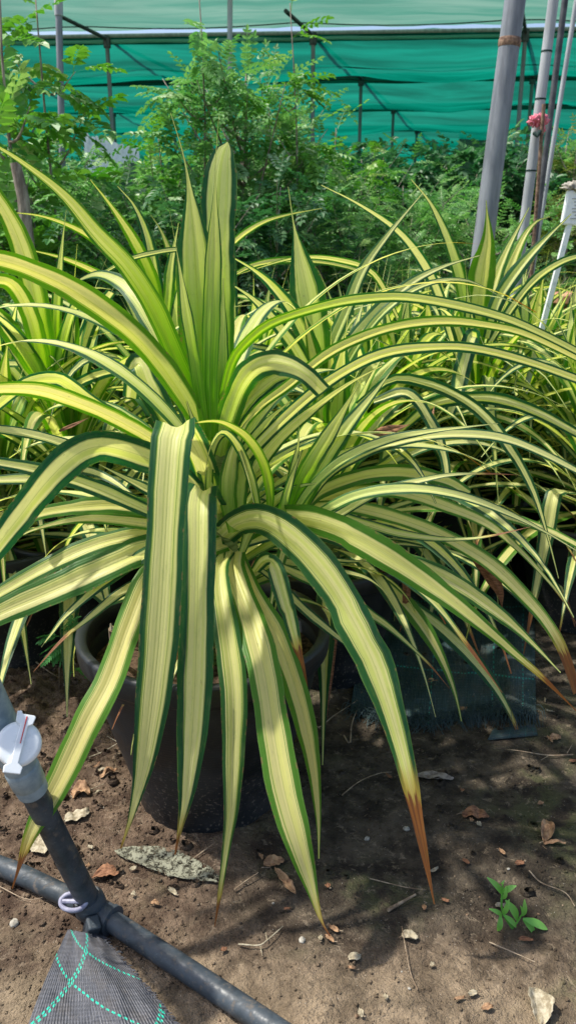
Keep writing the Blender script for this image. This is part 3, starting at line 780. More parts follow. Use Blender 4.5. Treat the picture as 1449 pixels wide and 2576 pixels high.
extra(NROOT[6], [
 ([(1150,900),(1134,850),(1104,745),(1064,660),(999,580),(899,512),(808,466)], (2.7,2.4), 28, dict(face=.8, prof='std', rnd=.3)),
 ([(1000,800),(940,690),(850,655),(740,650),(600,690)], (2.6,2.4), 18, dict(face=.7, prof='std', rnd=.6)),
])
extra(NROOT[2], [
 ([(1188,900),(1196,800),(1212,690),(1226,600),(1222,504)], (2.6,2.55), 72, dict(face=.85, prof='spear', green=.3, rnd=.8, az=-90)),
 ([(1172,860),(1168,780),(1154,690),(1125,600),(1084,514),(1034,452)], (2.6,2.5), 32, dict(face=.8, prof='std', green=.4, rnd=.3)),
 ([(1225,850),(1250,760),(1299,684),(1364,609),(1436,538)], (2.55,2.5), 38, dict(face=.8, prof='std', rnd=.1)),
 ([(1215,850),(1235,740),(1270,640),(1330,522)], (2.65,2.7), 34, dict(face=.8, prof='std', rnd=.6)),
 ([(1225,840),(1262,730),(1310,610),(1345,560),(1382,545)], (2.7,2.8), 34, dict(face=.8, prof='std', rnd=.9, green=.2)),
 ([(1235,860),(1290,770),(1350,700),(1410,660),(1470,640)], (2.5,2.4), 26, dict(face=.7, prof='open', rnd=.2)),
 ([(1195,870),(1186,846),(1165,915),(1150,985),(1130,1040)], (2.5,2.4,2.3,2.25,2.2), 44, dict(face=.8, prof='open', rnd=.1)),
], .22)
extra(NROOT[5], [
 ([(545,760),(565,650),(600,600),(660,560),(724,540),(810,524)], (3.0,2.9), 18, dict(face=.7, prof='std', rnd=.6)),
 ([(575,700),(640,668),(724,655),(824,660),(924,690),(1000,740)], (2.9,2.8), 20, dict(face=.7, prof='std', rnd=.6)),
])

# ------------------------------------------------------------------ ground
def axis(lo, hi, step, far0, far1):
    a = []; x = lo
    while x <= hi: a.append(x); x += step
    s = step
    x = hi
    while x < far1: s *= 1.22; x += s; a.append(x)
    s = step; x = lo; pre = []
    while x > far0: s *= 1.22; x -= s; pre.append(x)
    return pre[::-1]+a
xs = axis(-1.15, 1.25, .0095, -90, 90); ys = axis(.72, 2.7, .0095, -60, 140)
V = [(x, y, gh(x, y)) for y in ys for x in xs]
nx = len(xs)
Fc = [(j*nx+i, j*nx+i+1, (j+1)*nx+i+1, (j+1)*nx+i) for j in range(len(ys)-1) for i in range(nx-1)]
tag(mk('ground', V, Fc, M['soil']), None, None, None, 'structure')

# ------------------------------------------------------------------ shade house
VPX = 1413
a_r = math.atan(((VPX-CX)/F)/(cos(PITCH)+sin(PITCH)*tan(PITCH)))
RDIR = Vector((sin(a_r), cos(a_r), 0)); PDIR = Vector((cos(radians(-3.2)), sin(radians(-3.2)), 0))
HR = 3.6
def roofhit(px, py):
    d = FWD + RT*((px-CX)/F) - UP*((py-CY)/F)
    return CAM + d*((HR-CAMH)/d.z)
P0 = roofhit(788, 82)
SP = (roofhit(915, 191)-P0).length     # purlin spacing along the rafter
SR = (roofhit(270, 91)-P0).length      # rafter spacing along the purlin
def RP(i, k, z=HR): q = P0 + PDIR*(SR*i) + RDIR*(SP*k); return Vector((q.x, q.y, z))
house = empty('shade_house', RP(0, 0, 0))
tag(house, 'green net shade house with steel posts spanning the whole background', 'shade house')
HO = Vector(house.location)
K0, K1, I0, I1 = -.42, 9, -8, 8
rn = random.Random(8)
for k in range(0, 10):
    tube('purlin', [RP(I0, k)-HO, RP(I1, k)-HO], .020, M['steel'] if k else M['steel2'], house, 8)
for i in range(-7, 8):
    tube('rafter', [RP(i, K0, HR-.03)-HO, RP(i, K1, HR-.03)-HO], .021, M['darksteel'], house, 8)
for i in range(-6, 7):
    for k in range(0, 9):
        if k > 5 and abs(i) > 3: continue
        top = RP(i, k, HR-.04)
        if not (-400 < CX+F*(top.x/top.y) < 1900): continue
        po = tube('post', [RP(i, k, -.05)-HO, RP(i, k, HR-.03)-HO], .024, M['steel'], house, 10)
        cl = tube('post_cap', [RP(i, k, HR-.12)-HO, RP(i, k, HR+.0)-HO], .042, M['darksteel'], None, 8)
        cl.parent = po
def net_bay(k0, k1, mat, sag, name='net_panel', z0=0, flap=True):
    """one width of net hanging between two purlins"""
    nu, nv = 170, 36
    V, Fc, UV = [], [], []
    for j in range(nv+1):
        t = j/nv
        for i in range(nu+1):
            s = I0+(I1-I0)*i/nu
            q = RP(s, k0+(k1-k0)*t)
            per = .5+.5*cos(2*pi*(s))        # held up at every rafter
            z = HR + z0 - sag*sin(pi*t**.8)*(.75+.25*(1-per)) + .06*noise.noise(Vector((s*1.3, (k0+t)*3.1, z0*9+k0)))*sin(pi*t) + .035*noise.noise(Vector((s*.45+.6*t, (k0+t)*11, k0)))*sin(pi*t) + .02*noise.noise(Vector((s*6, t*2, k0)))
            if t < .12: z -= .02*(.5+.5*noise.noise(Vector((s*3, 0, k0))))
            V.append(Vector((q.x, q.y, z))-HO); UV.append((i/nu, t))
    for j in range(nv):
        for i in range(nu):
            a = j*(nu+1)+i; Fc.append((a, a+1, a+nu+2, a+nu+1))
    return mk(name, V, Fc, mat, house, True, UV)
net_bay(K0-.6, -.002, M['netpale'], .05, z0=.05)
for k in range(0, 9):
    net_bay(k+.01, k+.995, M['net'], .30, z0=.03)
    # doubled, hanging edge of the cloth below every purlin
    nu = 150; V, Fc = [], []
    for j in range(4):
        for i in range(nu+1):
            s = I0+(I1-I0)*i/nu; q = RP(s, k+.02+.006*j)
            dd = (.05+.045*(.5+.5*noise.noise(Vector((s*2.3, k*7, 1)))))*j/3
            V.append(Vector((q.x, q.y+.03*noise.noise(Vector((s*5, k, j*.4))), HR-.0-dd))-HO)
    for j in range(3):
        for i in range(nu):
            a = j*(nu+1)+i; Fc.append((a, a+1, a+nu+2, a+nu+1))
    mk('net_edge', V, Fc, M['netdark'], house)
    # slack wire in mid span
    for fr in (.5,) if k else (.36, .70):
        pts = [RP(I0+(I1-I0)*i/120, k+fr, HR-.16-.05*abs(sin(pi*(I0+(I1-I0)*i/120)))+.012*sin(i*.9)) - HO for i in range(121)]
        tube('support_wire', pts, .007, M['wire'], house, 5)
pts = [RP(I0+(I1-I0)*i/120, -.27, HR-.05-.04*abs(sin(pi*(I0+(I1-I0)*i/120)))) - HO for i in range(121)]
tube('support_wire', pts, .006, M['wire'], house, 5)
# pale rolled edge lying along the first purlin
nu = 200
tube('rolled_edge', [RP(I0+(I1-I0)*i/nu, .01, HR-.055+.012*noise.noise(Vector((i*.35, 1, 1))))-HO for i in range(nu+1)],
     [.016+.014*abs(noise.noise(Vector((i*.21, 4, 2)))) for i in range(nu+1)], M['netedge'], house, 7)
# back wall of net, bowed between the posts
V, Fc = [], []
nu, nv = 160, 8
for j in range(nv+1):
    for i in range(nu+1):
        s = I0+(I1-I0)*i/nu; q = RP(s, 9)
        V.append(Vector((q.x, q.y+.12*abs(sin(pi*s))*sin(pi*j/nv)+.05*noise.noise(Vector((s*3, j*.4, 0))), HR*(1-j/nv)*.985+.2*(j/nv)))-HO)
for j in range(nv):
    for i in range(nu):
        a = j*(nu+1)+i; Fc.append((a, a+1, a+nu+2, a+nu+1))
mk('net_wall', V, Fc, M['net'], house)

# ---- single posts in front of the shade house
def two_point_post(name, pa, pb, Y, r, mat, label, ztop=3.9, group=None, seg=14):
    a = up_(*pa, Y); b = up_(*pb, Y)
    d = (b-a)/(b.z-a.z)
    bot = a + d*(-.05-a.z); top = a + d*(ztop-a.z)
    root = empty(name, (bot.x, bot.y, 0)); o = Vector(root.location)
    tag(root, label, 'post', group)
    return root, o, bot, top, d, a, b
R1 = two_point_post('support_post', (1293, 0), (1211, 630), 3.7, .055, None, 'thick grey steel post with a rusty welded joint, leaning right')
root, o, bot, top, d, a, b = R1
jt = up_(1281, 107, 3.7)
tube('lower_tube', [bot-o, jt-o], [.048, .043], M['steel'], root, 20)
tube('upper_tube', [jt-o, top-o], .0432, M['steel'], root, 20)
tube('weld_joint', [jt-d*.018-o, jt-d*.006-o, jt+d*.008-o, jt+d*.016-o], [.044, .047, .0465, .0435], M['rust'], root, 20)

root, o, bot, top, d, a, b = two_point_post('support_post', (1391, 0), (1322, 530), 4.3, 0, None, 'whitish thin steel post that carries the pink rag')
tube('post_tube', [bot-o, top-o], .025, M['steel2'], root, 16)
for py in (130, 250, 430):
    q = up_(1391-69*py/530, py, 4.3)
    tube('wire_tie', [q-d*.004-o, q+d*.004-o], .0268, M['wire'], root, 12)
root, o, bot, top, d, a, b = two_point_post('support_post', (1420, 0), (1352, 540), 4.5, 0, None, 'dark thin steel post right behind the whitish one')
tube('post_tube', [bot-o, top-o], .016, M['darksteel'], root, 12)
root, o, bot, top, d, a, b = two_point_post('support_post', (1449, 0), (1368, 500), 4.9, 0, None, 'rightmost thin grey post of the bundle near the right border')
tube('post_tube', [bot-o, top-o], .013, M['steel2'], root, 12)
root, o, bot, top, d, a, b = two_point_post('support_post', (148, 0), (160, 470), 5.6, 0, None, 'grey steel post behind the leafy sapling on the left')
tube('post_tube', [bot-o, top-o], .021, M['steel'], root, 12)
tube('pipe_sleeve', [up_(149, 40, 5.6)-o, up_(148, 0, 5.6)-o], .026, M['steel2'], root, 12)
root, o, bot, top, d, a, b = two_point_post('support_post', (579, 0), (578, 200), 8.2, 0, None, 'thin grey post rising out of the tall feathery shrub in the middle')
tube('post_tube', [bot-o, top-o], .024, M['steel2'], root, 12)
tube('base_sleeve', [Vector((0, 0, 0)), Vector((0, 0, .3))], .03, M['steel'], root, 12)

# steel rod, rag tied to it
rod = up_(1367, 262, 4.2); rod2 = up_(1348, 520, 4.2)
dd = (rod2-rod)/(rod2.z-rod.z); rb_ = rod+dd*(0-rod.z)
ro = tube('steel_rod', [rod, rb_], .009, M['rust']); tag(ro, 'short rusty rod tied against the whitish post', 'steel rod')
def blob(name, c, r, mat, label, cat, seed, sc=(1, 1, 1), amp=.5, n=26, parent=None):
    V, Fc = [], []
    for j in range(n+1):
        th = pi*j/n
        for i in range(n*2):
            ph = pi*i/n
            v = Vector((sin(th)*cos(ph), sin(th)*sin(ph), cos(th)))
            k = 1+amp*noise.noise(v*2.3+Vector((seed, 0, 0)))+amp*.6*noise.noise(v*5.5+Vector((seed, 3, 0)))
            V.append(Vector((v.x*sc[0], v.y*sc[1], v.z*sc[2]))*r*k)
    for j in range(n):
        for i in range(n*2):
            a = j*n*2+i; b = j*n*2+(i+1) % (n*2); Fc.append((a, b, b+n*2, a+n*2))
    o = mk(name, V, Fc, mat, parent, True, loc=c)
    if label: tag(o, label, cat)
    return o
rag = empty('tied_rag', up_(1354, 306, 4.24)); rag.scale = (.52,)*3; tag(rag, 'pink rag knotted around the whitish post', 'rag')
for nm, off, r, sd, sc in (('rag_knot', (0, -.02, .01), .055, 3, (1.25, .8, .75)), ('rag_loop', (-.045, -.01, .0), .042, 8, (1, .7, 1)), ('rag_loop', (.045, -.01, .015), .040, 12, (.9, .7, 1.1)), ('rag_tail', (.035, -.02, -.06), .035, 15, (.7, .6, 1.6))):
    blob(nm, off, r, M['pink'], None, None, sd, sc, .9, 18, rag)
kn = tube('dark_tie', [up_(1343, 335, 4.2), up_(1350, 342, 4.18), up_(1358, 330, 4.2)], .010, M['wire'], None, 8); tag(kn, 'dark strap tied just under the pink rag', 'strap')

# white label stake at the right border
st = empty('label_stake', up_(1372, 790, 3.0)); so = Vector(st.location); tag(st, 'white plastic label stake with a square head at the right border', 'label stake')
V, Fc = [], []
c0, c1 = up_(1374, 780, 3.0), up_(1432, 560, 3.0)
ax = (c1-c0).normalized()
tube('stake_leg', [c0-ax*.45-so, c1-so], .0125, M['white'], st, 4)
V, Fc = [], []
hc = up_(1460, 526, 3.0)-so
box_geo(V, Fc, hc, .062, .012, .058, Matrix.Rotation(radians(6), 3, 'Y'))
bevel(mk('stake_head', V, Fc, M['white'], st, False), .006)
V, Fc = [], []
for i in range(7):
    box_geo(V, Fc, hc+Vector((-.0+.004*(i % 2), -.0135, .034-.011*i)), .040-.006*(i % 3), .0012, .0016)
mk('faded_print', V, Fc, M['steel2'], st, False)
blob('snail_cluster', up_(1440, 472, 3.0), .022, M['pebble'], 'small pale lump sitting on top of the white label stake', 'stone', 5, (1.6, 1, .7), .9, 14)

# board far back
V, Fc = [], []
c = up_(1206, 374, 17)
box_geo(V, Fc, (0, 0, 0), .42, .03, .26)
bo = empty('notice_board', (c.x, c.y, 0)); tag(bo, 'blank grey board standing far back left of the thick post', 'board')
mk('board_panel', V, Fc, M['board'], bo, False).location = (0, 0, c.z)
for sx in (-.38, .38): tube('leg', [Vector((sx, .05, 0)), Vector((sx, .05, c.z))], .02, M['darksteel'], bo, 8)
# terracotta jar on the right
tj = up_(1420, 600, 4.4); tjr = empty('clay_jar', (tj.x+.12, 4.4, 0)); tjr.scale = (.8, .8, .88); tag(tjr, 'reddish clay jar behind the white label stake', 'jar')
lathe('jar_body', [(.10, 0), (.16, .05), (.19, .3), (.20, .7), (.19, .95), (.17, 1.08), (.15, 1.05), (.15, .9)], M['terracotta'], tjr, 28)
lathe('jar_rim', [(.165, 1.10), (.195, 1.11), (.20, 1.15), (.18, 1.17), (.15, 1.15)], M['terracotta'], tjr, 28)

# ------------------------------------------------------------------ shrubs and trees
class Fol:
    def __init__(s): s.V = []; s.F = []; s.L = []
    def leaflet(s, p, d, nrm, L, W, r1, r2, fold=.25):
        side = d.cross(nrm)
        if side.length < 1e-4: return
        side.normalize(); n = side.cross(d).normalized()
        b = len(s.V); up = n*(W*fold)
        s.V += [p, p+d*L*.35+side*W*.5+up, p+d*L*.72+side*W*.42+up*.8, p+d*L-n*L*.06, p+d*L*.72-side*W*.42+up*.8, p+d*L*.35-side*W*.5+up]
        s.F += [(b, b+1, b+2, b+3), (b, b+3, b+4, b+5)]
        s.L += [(r1, r2, 0, 1)]*6
    def frond(s, p, d, L, pairs, ll, lw, rg, droop=.5, term=True):
        r2 = rg.random(); r1 = rg.random()
        side = d.cross(Vector((0, 0, 1)))
        if side.length < .05: side = Vector((1, 0, 0))
        side.normalize(); roll = rg.uniform(-.5, .5)
        q = p.copy(); dd = d.copy()
        for i in range(pairs):
            dd = (dd + Vector((0, 0, -droop/pairs))).normalized()
            q2 = q+dd*(L/pairs)
            nrm = side.cross(dd).normalized(); nrm = (nrm+side*roll).normalized()
            sd = dd.cross(nrm).normalized()
            if i > 0 or pairs < 5:
                k = sin(pi*(.18+.75*i/pairs))**.5
                for sg in (-1, 1):
                    ld = (dd*.55+sd*sg*.95+nrm*rg.uniform(-.15, .25)+Vector((0, 0, -.1))).normalized()
                    s.leaflet(q2, ld, nrm, ll*k*rg.uniform(.85, 1.1), lw*k, min(1, max(0, r1*.6+rg.random()*.4)), r2)
            # rachis
            b = len(s.V); w = nrm.cross(dd)*.0012*max(1, L*6)
            s.V += [q-w, q+w, q2+w, q2-w]; s.F.append((b, b+1, b+2, b+3)); s.L += [(r1, .1, 0, 1)]*4
            q = q2
        if term: s.leaflet(q, dd, nrm, ll, lw, r1, r2)
    def build(s, name, mat, parent): return mk(name, s.V, s.F, mat, parent, False, None, s.L)

def shrub(name, loc, H, R, label, cat, mat, seed, nbr=9, fr=14, fL=.2, pairs=6, ll=.035, lw=.018, stem_r=.012, bark='bark', group=None, sparse_low=.25, droop=.6, lean=(0, 0), multi=True, crown='crown', topw=.35):
    r = random.Random(seed)
    root = empty(name, loc)
    tag(root, label, cat, group)
    f = Fol(); SV, SF = [], []
    lean = Vector((lean[0], lean[1], 0))
    def axis_pt(t): return Vector((0, 0, H*t)) + lean*t*t + Vector((.05*sin(t*5+seed), .05*cos(t*4+seed), 0))*H*.3*t
    tube_geo(SV, SF, [axis_pt(i/8) for i in range(9)], [stem_r*(1-.75*i/8) for i in range(9)], 7)
    for b in range(nbr):
        t0 = r.uniform(sparse_low*.6, .85) if multi else r.uniform(sparse_low, .95)
        az = b*2.4+r.uniform(-.5, .5)
        p0 = axis_pt(t0)
        wid = R*(1-(1-topw)*max(0, t0-.3)/.7)*r.uniform(.6, 1.1)
        zt = min(H*1.0, p0.z+wid*r.uniform(.5, 1.5))
        p3 = Vector((cos(az)*wid, sin(az)*wid, zt)) + lean*t0
        p1 = p0.lerp(p3, .4)+Vector((0, 0, -.04)); 
        pts, LL = spline([p0, p1, p3], 8)
        tube_geo(SV, SF, pts, [stem_r*.5*(1-.8*i/8) for i in range(9)], 5)
        for k in range(fr):
            s = r.uniform(.2, 1)**.7
            i = min(7, int(s*8)); q = pts[i].lerp(pts[i+1], s*8-i if s*8-i < 1 else 1)
            a2 = r.uniform(0, 2*pi); e2 = r.uniform(-.35, 1.0)
            d = Vector((cos(a2)*cos(e2), sin(a2)*cos(e2), sin(e2)))
            d = (d+Vector((cos(az), sin(az), 0))*.4).normalized()
            f.frond(q, d, fL*r.uniform(.6, 1.15), pairs, ll, lw, r, droop)
    for k in range(int(fr*2.2)):
        t = r.uniform(max(.3, sparse_low), 1); q = axis_pt(t); a2 = k*2.4; e2 = r.uniform(-.1, 1.1) if t < .95 else r.uniform(.5, 1.4)
        d = Vector((cos(a2)*cos(e2), sin(a2)*cos(e2), sin(e2)))
        f.frond(q, d, fL*r.uniform(.7, 1.2), pairs, ll, lw, r, droop)
    mk('stem' if H < 1.2 else 'trunk', SV, SF, M[bark], root)
    f.build(crown, M[mat], root)
    return root

def at(px, Y):
    x = up_(px, 560, Y).x
    return Vector((x, Y, gh(x, Y)))
def Hof(py, Y): return up_(724, py, Y).z

# saplings close on the left
shrub('pinnate_sapling', at(62, 3.9), Hof(-60, 3.9), .22, 'slim sapling with bright rounded leaflets at the far left, leaving the top of the picture', 'tree', 'fol_light', 1, nbr=14, fr=6, fL=.27, pairs=6, ll=.078, lw=.044, stem_r=.017, topw=.9, sparse_low=.3)
shrub('pinnate_sapling', at(172, 4.2), Hof(-30, 4.2), .30, 'leafy sapling climbing in front of the left grey post', 'tree', 'fol_light', 2, nbr=14, fr=6, fL=.28, pairs=7, ll=.074, lw=.040, stem_r=.013, lean=(-.10, 0), topw=.9, sparse_low=.3)
tk = tube('dead_stake', [at(78, 3.6), up_(60, 500, 3.6), up_(40, 410, 3.6)], [.030, .022], M['bark'], None, 10); tag(tk, 'bare grey brown trunk leaning between the low leaves at the far left', 'trunk')

# tall feathery shrub in the middle
shrub('feathery_tree', at(610, 5.0), Hof(185, 5.0), .58, 'tall feathery shrub in the middle, the biggest one behind the striped plants', 'tree', 'fol_mid', 3, nbr=30, fr=17, fL=.22, pairs=7, ll=.040, lw=.019, stem_r=.02, topw=.75, sparse_low=.15)
shrub('feathery_tree', at(510, 4.8), Hof(-50, 4.8), .26, 'slender shoot reaching the top of the picture left of the middle post', 'tree', 'fol_mid', 4, nbr=14, fr=9, fL=.26, pairs=8, ll=.060, lw=.028, stem_r=.012, topw=.6, sparse_low=.45)
shrub('feathery_tree', at(738, 4.8), Hof(10, 4.8), .14, 'slender arching shoot right of the tall middle shrub', 'tree', 'fol_light', 5, nbr=9, fr=7, fL=.22, pairs=7, ll=.052, lw=.025, stem_r=.010, topw=.7, sparse_low=.5)
shrub('feathery_tree', at(690, 5.6), Hof(215, 5.6), .5, 'second bushy crown joined to the right side of the tall middle shrub', 'tree', 'fol_mid', 6, nbr=20, fr=15, fL=.22, pairs=7, ll=.038, lw=.018, stem_r=.016, topw=.8, sparse_low=.2)

SH = [
 # px, Y, top py, R, material, kind, label
 (30, 4.6, 430, .55, 'fol_mid', 'p', 'leafy bush low at the left border under the slim sapling'),
 (110, 5.0, 345, .50, 'fol_mid', 'p', 'bush at the foot of the left grey post'),
 (250, 5.0, 430, .55, 'fol_mid', 'p', 'bush between the two left grey posts'),
 (405, 4.9, 325, .42, 'fol_light', 'p', 'bright bush just left of the tall middle shrub'),
 (330, 4.3, 470, .50, 'fol_mid', 'p', 'low pinnate bush behind the second row on the left'),
 (100, 4.0, 500, .50, 'fol_mid', 'p', 'low pinnate bush at the foot of the saplings'),
 (490, 4.2, 480, .45, 'fol_dark', 'p', 'dark low bush left below the tall middle shrub'),
 (700, 4.5, 470, .50, 'fol_dark', 'p', 'dark low bush right below the tall middle shrub'),
 (830, 5.4, 320, .50, 'fol_light', 'p', 'bright bush right of the tall middle shrub, under the roof post'),
 (900, 6.2, 400, .65, 'fol_fern', 'f', 'airy bright bush right of the centre'),
 (960, 7.0, 372, .60, 'fol_dark', 'd', 'dark round bush under the receding roof posts'),
 (1040, 8.4, 392, .85, 'fol_dark', 'd', 'dark bush further right under the receding roof posts'),
 (1120, 7.4, 418, .75, 'fol_mid', 'p', 'mid green bush left of the thick grey post'),
 (1190, 6.4, 430, .70, 'fol_dark', 'd', 'dark glossy bush behind the thick grey post'),
 (1290, 6.6, 372, .70, 'fol_dark', 'd', 'dark glossy bush between the thick and the whitish post'),
 (870, 4.9, 505, .55, 'fol_fern', 'f', 'low feathery undergrowth bush right of the middle roof post'),
 (1010, 5.4, 470, .65, 'fol_fern', 'f', 'low feathery undergrowth bush before the dark round bush'),
 (1130, 5.6, 520, .60, 'fol_fern', 'f', 'lowest feathery undergrowth bush left of the thick post'),
 (760, 5.2, 420, .5, 'fol_fern', 'f', 'feathery bush hiding the foot of the middle roof post'),
 (1250, 5.2, 520, .5, 'fol_fern', 'f', 'small feathery bush between the posts on the right'),
]
for i, (px, Y, top, R, mt, kind, lab) in enumerate(SH):
    H = Hof(top, Y)
    if kind == 'p':
        shrub('pinnate_bush', at(px, Y), H, R, lab, 'shrub', mt, 20+i, nbr=22, fr=15, fL=.22, pairs=6, ll=.042, lw=.022, topw=.8, sparse_low=.15)
    elif kind == 'f':
        shrub('feathery_bush', at(px, Y), H, R, lab, 'shrub', mt, 20+i, nbr=26, fr=18, fL=.20, pairs=8, ll=.034, lw=.012, topw=.9, sparse_low=.12, droop=.3)
    else:
        shrub('broadleaf_bush', at(px, Y), H, R, lab, 'shrub', mt, 20+i, nbr=26, fr=22, fL=.16, pairs=3, ll=.075, lw=.036, topw=.85, sparse_low=.12)
shrub('slender_conifer', at(1436, 5.6), Hof(265, 5.6), .22, 'olive green slender shrub at the right border behind the post bundle', 'shrub', 'fol_conifer', 77, nbr=40, fr=16, fL=.12, pairs=6, ll=.034, lw=.008, topw=.8, sparse_low=.1, droop=.1)
shrub('slender_conifer', at(1400, 6.6), Hof(330, 6.6), .25, 'second olive shrub seen between the thin posts on the right', 'shrub', 'fol_conifer', 78, nbr=36, fr=14, fL=.12, pairs=6, ll=.036, lw=.009, topw=.8, sparse_low=.1, droop=.1)

# rows of nursery shrubs further back, copies of three bushes
bp = [shrub('nursery_shrub', (0, 6.9, -60), 1.7, .8, None, 'shrub', 'fol_dark', 91, nbr=26, fr=18, fL=.18, pairs=4, ll=.085, lw=.04, topw=.9, sparse_low=.1),
      shrub('nursery_shrub', (0, 6.9, -60), 1.8, .8, None, 'shrub', 'fol_mid', 92, nbr=26, fr=17, fL=.24, pairs=6, ll=.055, lw=.028, topw=.8, sparse_low=.1),
      shrub('nursery_shrub', (0, 6.9, -60), 1.6, .8, None, 'shrub', 'fol_fern', 93, nbr=26, fr=20, fL=.22, pairs=7, ll=.045, lw=.018, topw=.9, sparse_low=.1)]
rr = random.Random(5); bu = [False]*3
for row, (Y, n, top) in enumerate(((6.9, 9, 425), (8.6, 11, 410), (10.8, 12, 425), (13.8, 13, 440), (18, 13, 458), (23, 13, 480))):
    for i in range(n):
        px = -230 + 1900*(i+rr.uniform(.2, .8))/n
        k = rr.randrange(3)
        p = at(px, Y+rr.uniform(-.5, .5))
        H = Hof(top+rr.uniform(-22, 30), p.y)
        if 150 < px < 380: H *= .86
        if not bu[k]: o = bp[k]; bu[k] = True
        else: o = copy_tree(bp[k])
        s = H/(1.7, 1.8, 1.6)[k]
        o.location = p; o.rotation_euler = (0, 0, rr.uniform(0, 6.3)); o.scale = (max(1, s), max(1, s), s)
        tag(o, 'bushy nursery shrub in the far rows under the green net', 'shrub', 'nursery shrubs in the far rows')

# low ground cover between the rows
f = Fol(); rg = random.Random(31)
for k in range(1500):
    x = rg.uniform(-3.2, 3.2); y = rg.uniform(3.0, 7.0)
    if abs(x) > y*.42+.3: continue
    if x > .9 and y < 4.2: continue
    for j in range(4):
        a = rg.uniform(0, 6.3); e = rg.uniform(.2, 1.3)
        f.frond(Vector((x, y, gh(x, y)+rg.uniform(0, .25))), Vector((cos(a)*cos(e), sin(a)*cos(e), sin(e))), rg.uniform(.14, .3), 5, .04, .02, rg, .6)
tag(f.build('ground_cover', M['fol_mid'], None), 'low feathery green ground cover between the rows of bushes', 'ground cover', None, 'stuff')

# upright white patch far back, below the net on the left
V, Fc = [], []
w0 = up_(212, 372, 8.0); w1 = up_(352, 400, 8.0)
n = 30
for j in range(5):
    for i in range(n+1):
        V.append(Vector((w0.x+(w1.x-w0.x)*i/n, 8.0+.05*noise.noise(Vector((i*.5, j, 0))), (w1.z-.12)+(.34-.14*i/n+.05*noise.noise(Vector((i*.6, 2, 0))))*j/4)))
for j in range(4):
    for i in range(n):
        a = j*(n+1)+i; Fc.append((a, a+1, a+n+2, a+n+1))
tag(mk('white_patch', V, Fc, M['white']), 'white patch far back between the left posts', 'plastic sheet')

# ------------------------------------------------------------------ irrigation pipe
ir = empty('irrigation_pipe', gpt(210, 2260)); io = Vector(ir.location)
tag(ir, 'black plastic irrigation pipe crossing the front left corner, with riser and valve', 'pipe')
def pg(px, py, dz=0.0): return gpt(px, py, dz)
mp_ = [pg(-900, 1960, .02), pg(-400, 2060, .018), pg(-140, 2135, .018), pg(0, 2178, .018), pg(110, 2226, .02), pg(250, 2298, .022), pg(400, 2394, .020), pg(560, 2500, .018), pg(740, 2622, .016), pg(900, 2730, .016), pg(1150, 2900, .018), pg(1700, 3300, .018)]
tube('main_pipe', [p-io for p in mp_], .0195, M['pipe'], ir, 28, 60)
cj = pg(236, 2290, .022); 
axm = (pg(300, 2327, .022)-pg(180, 2258, .022)).normalized()
# saddle clamp: two broad bands and a bolted ear
Yr = cj.y
rb0 = cj-io
r1 = up_(62, 1945, Yr-.10)
rax = (r1-cj).normalized()
tube('riser_pipe', [rb0+rax*.02, r1-io], .0215, M['pipe'], ir, 28)
cla = tube('saddle_clamp', [rb0-axm*.032+axm*.012, rb0+axm*.044], .0262, M['pipe'], ir, 28)
lathe('clamp_socket', [(.022, .0), (.0295, .012), (.0295, .034), (.027, .038), (.0245, .046), (.0225, .046)], M['pipe'], ir, 28, rax, rb0)
lathe('clamp_ring', [(.0255, 0), (.0285, .001), (.0285, .010), (.0255, .011)], M['pipe'], ir, 28, axm, rb0+axm*.040)
V, Fc = [], []
ear = up_(232, 2335, Yr-.045)-io
box_geo(V, Fc, ear, .012, .014, .020, Euler((.3, .2, .5)).to_matrix())
bevel(mk('clamp_ear', V, Fc, M['pipe'], ir, False), .004, 3)
lathe('bolt', [(.0001, .009), (.005, .009), (.005, 0)], M['darksteel'], ir, 6, Vector((.2, -1, .2)), ear+Vector((.0, -.013, .0)))
# pale clip ring
clip = up_(186, 2268, Yr-.03)-io
vdir = (Vector((0, -.6, 1))).normalized(); ca = vdir.orthogonal().normalized(); ca = Vector((1, 0, 0)); cb = vdir.cross(ca).normalized()
pts = [clip+ca*.024*cos(t)+cb*.015*sin(t) for t in [2*pi*i/40 for i in range(41)]]
tube('clip_ring', pts, .0042, M['purplegrey'], ir, 10)
pts2 = [clip-vdir*.010+ca*.021*cos(t)+cb*.013*sin(t) for t in [2*pi*i/40 for i in range(41)]]
tube('clip_ring', pts2, .0042, M['purplegrey'], ir, 10)
tube('clip_bar', [clip-ca*.02+vdir*.002, clip+ca*.02+vdir*.002], .004, M['purplegrey'], ir, 8)
# collar and valve on the riser
lathe('coupling', [(.0225, -.045), (.0255, -.043), (.0262, -.028), (.0255, -.024), (.0275, -.022), (.028, .012), (.0255, .018), (.0225, .02)], M['valvegrey'], ir, 32, rax, r1-io)
v2 = up_(-12, 1805, Yr-.125)
vax = (v2-r1).normalized()
tube('valve_body', [r1-io+rax*.01, r1-io+vax*.03, v2-io, v2-io+vax*.1], [.026, .034], M['valvegrey'], ir, 28, 14)
vc = up_(48, 1872, Yr-.165)-io
tocam = ((CAM-io-vc).normalized()+Vector((.10, 0, .1))).normalized()
lathe('valve_cap', [(.0001, .011), (.026, .011), (.0315, .009), (.0335, .005), (.0335, -.008), (.026, -.03), (.0001, -.03)][::-1], M['white'], ir, 44, tocam, vc)
hx = tocam.cross(Vector((0, 0, 1))).normalized()*-1; hy = tocam.cross(hx).normalized()
if hy.z < 0: hy = -hy
hd = (hy*.93+hx*.42).normalized(); hs = hd.cross(tocam).normalized()
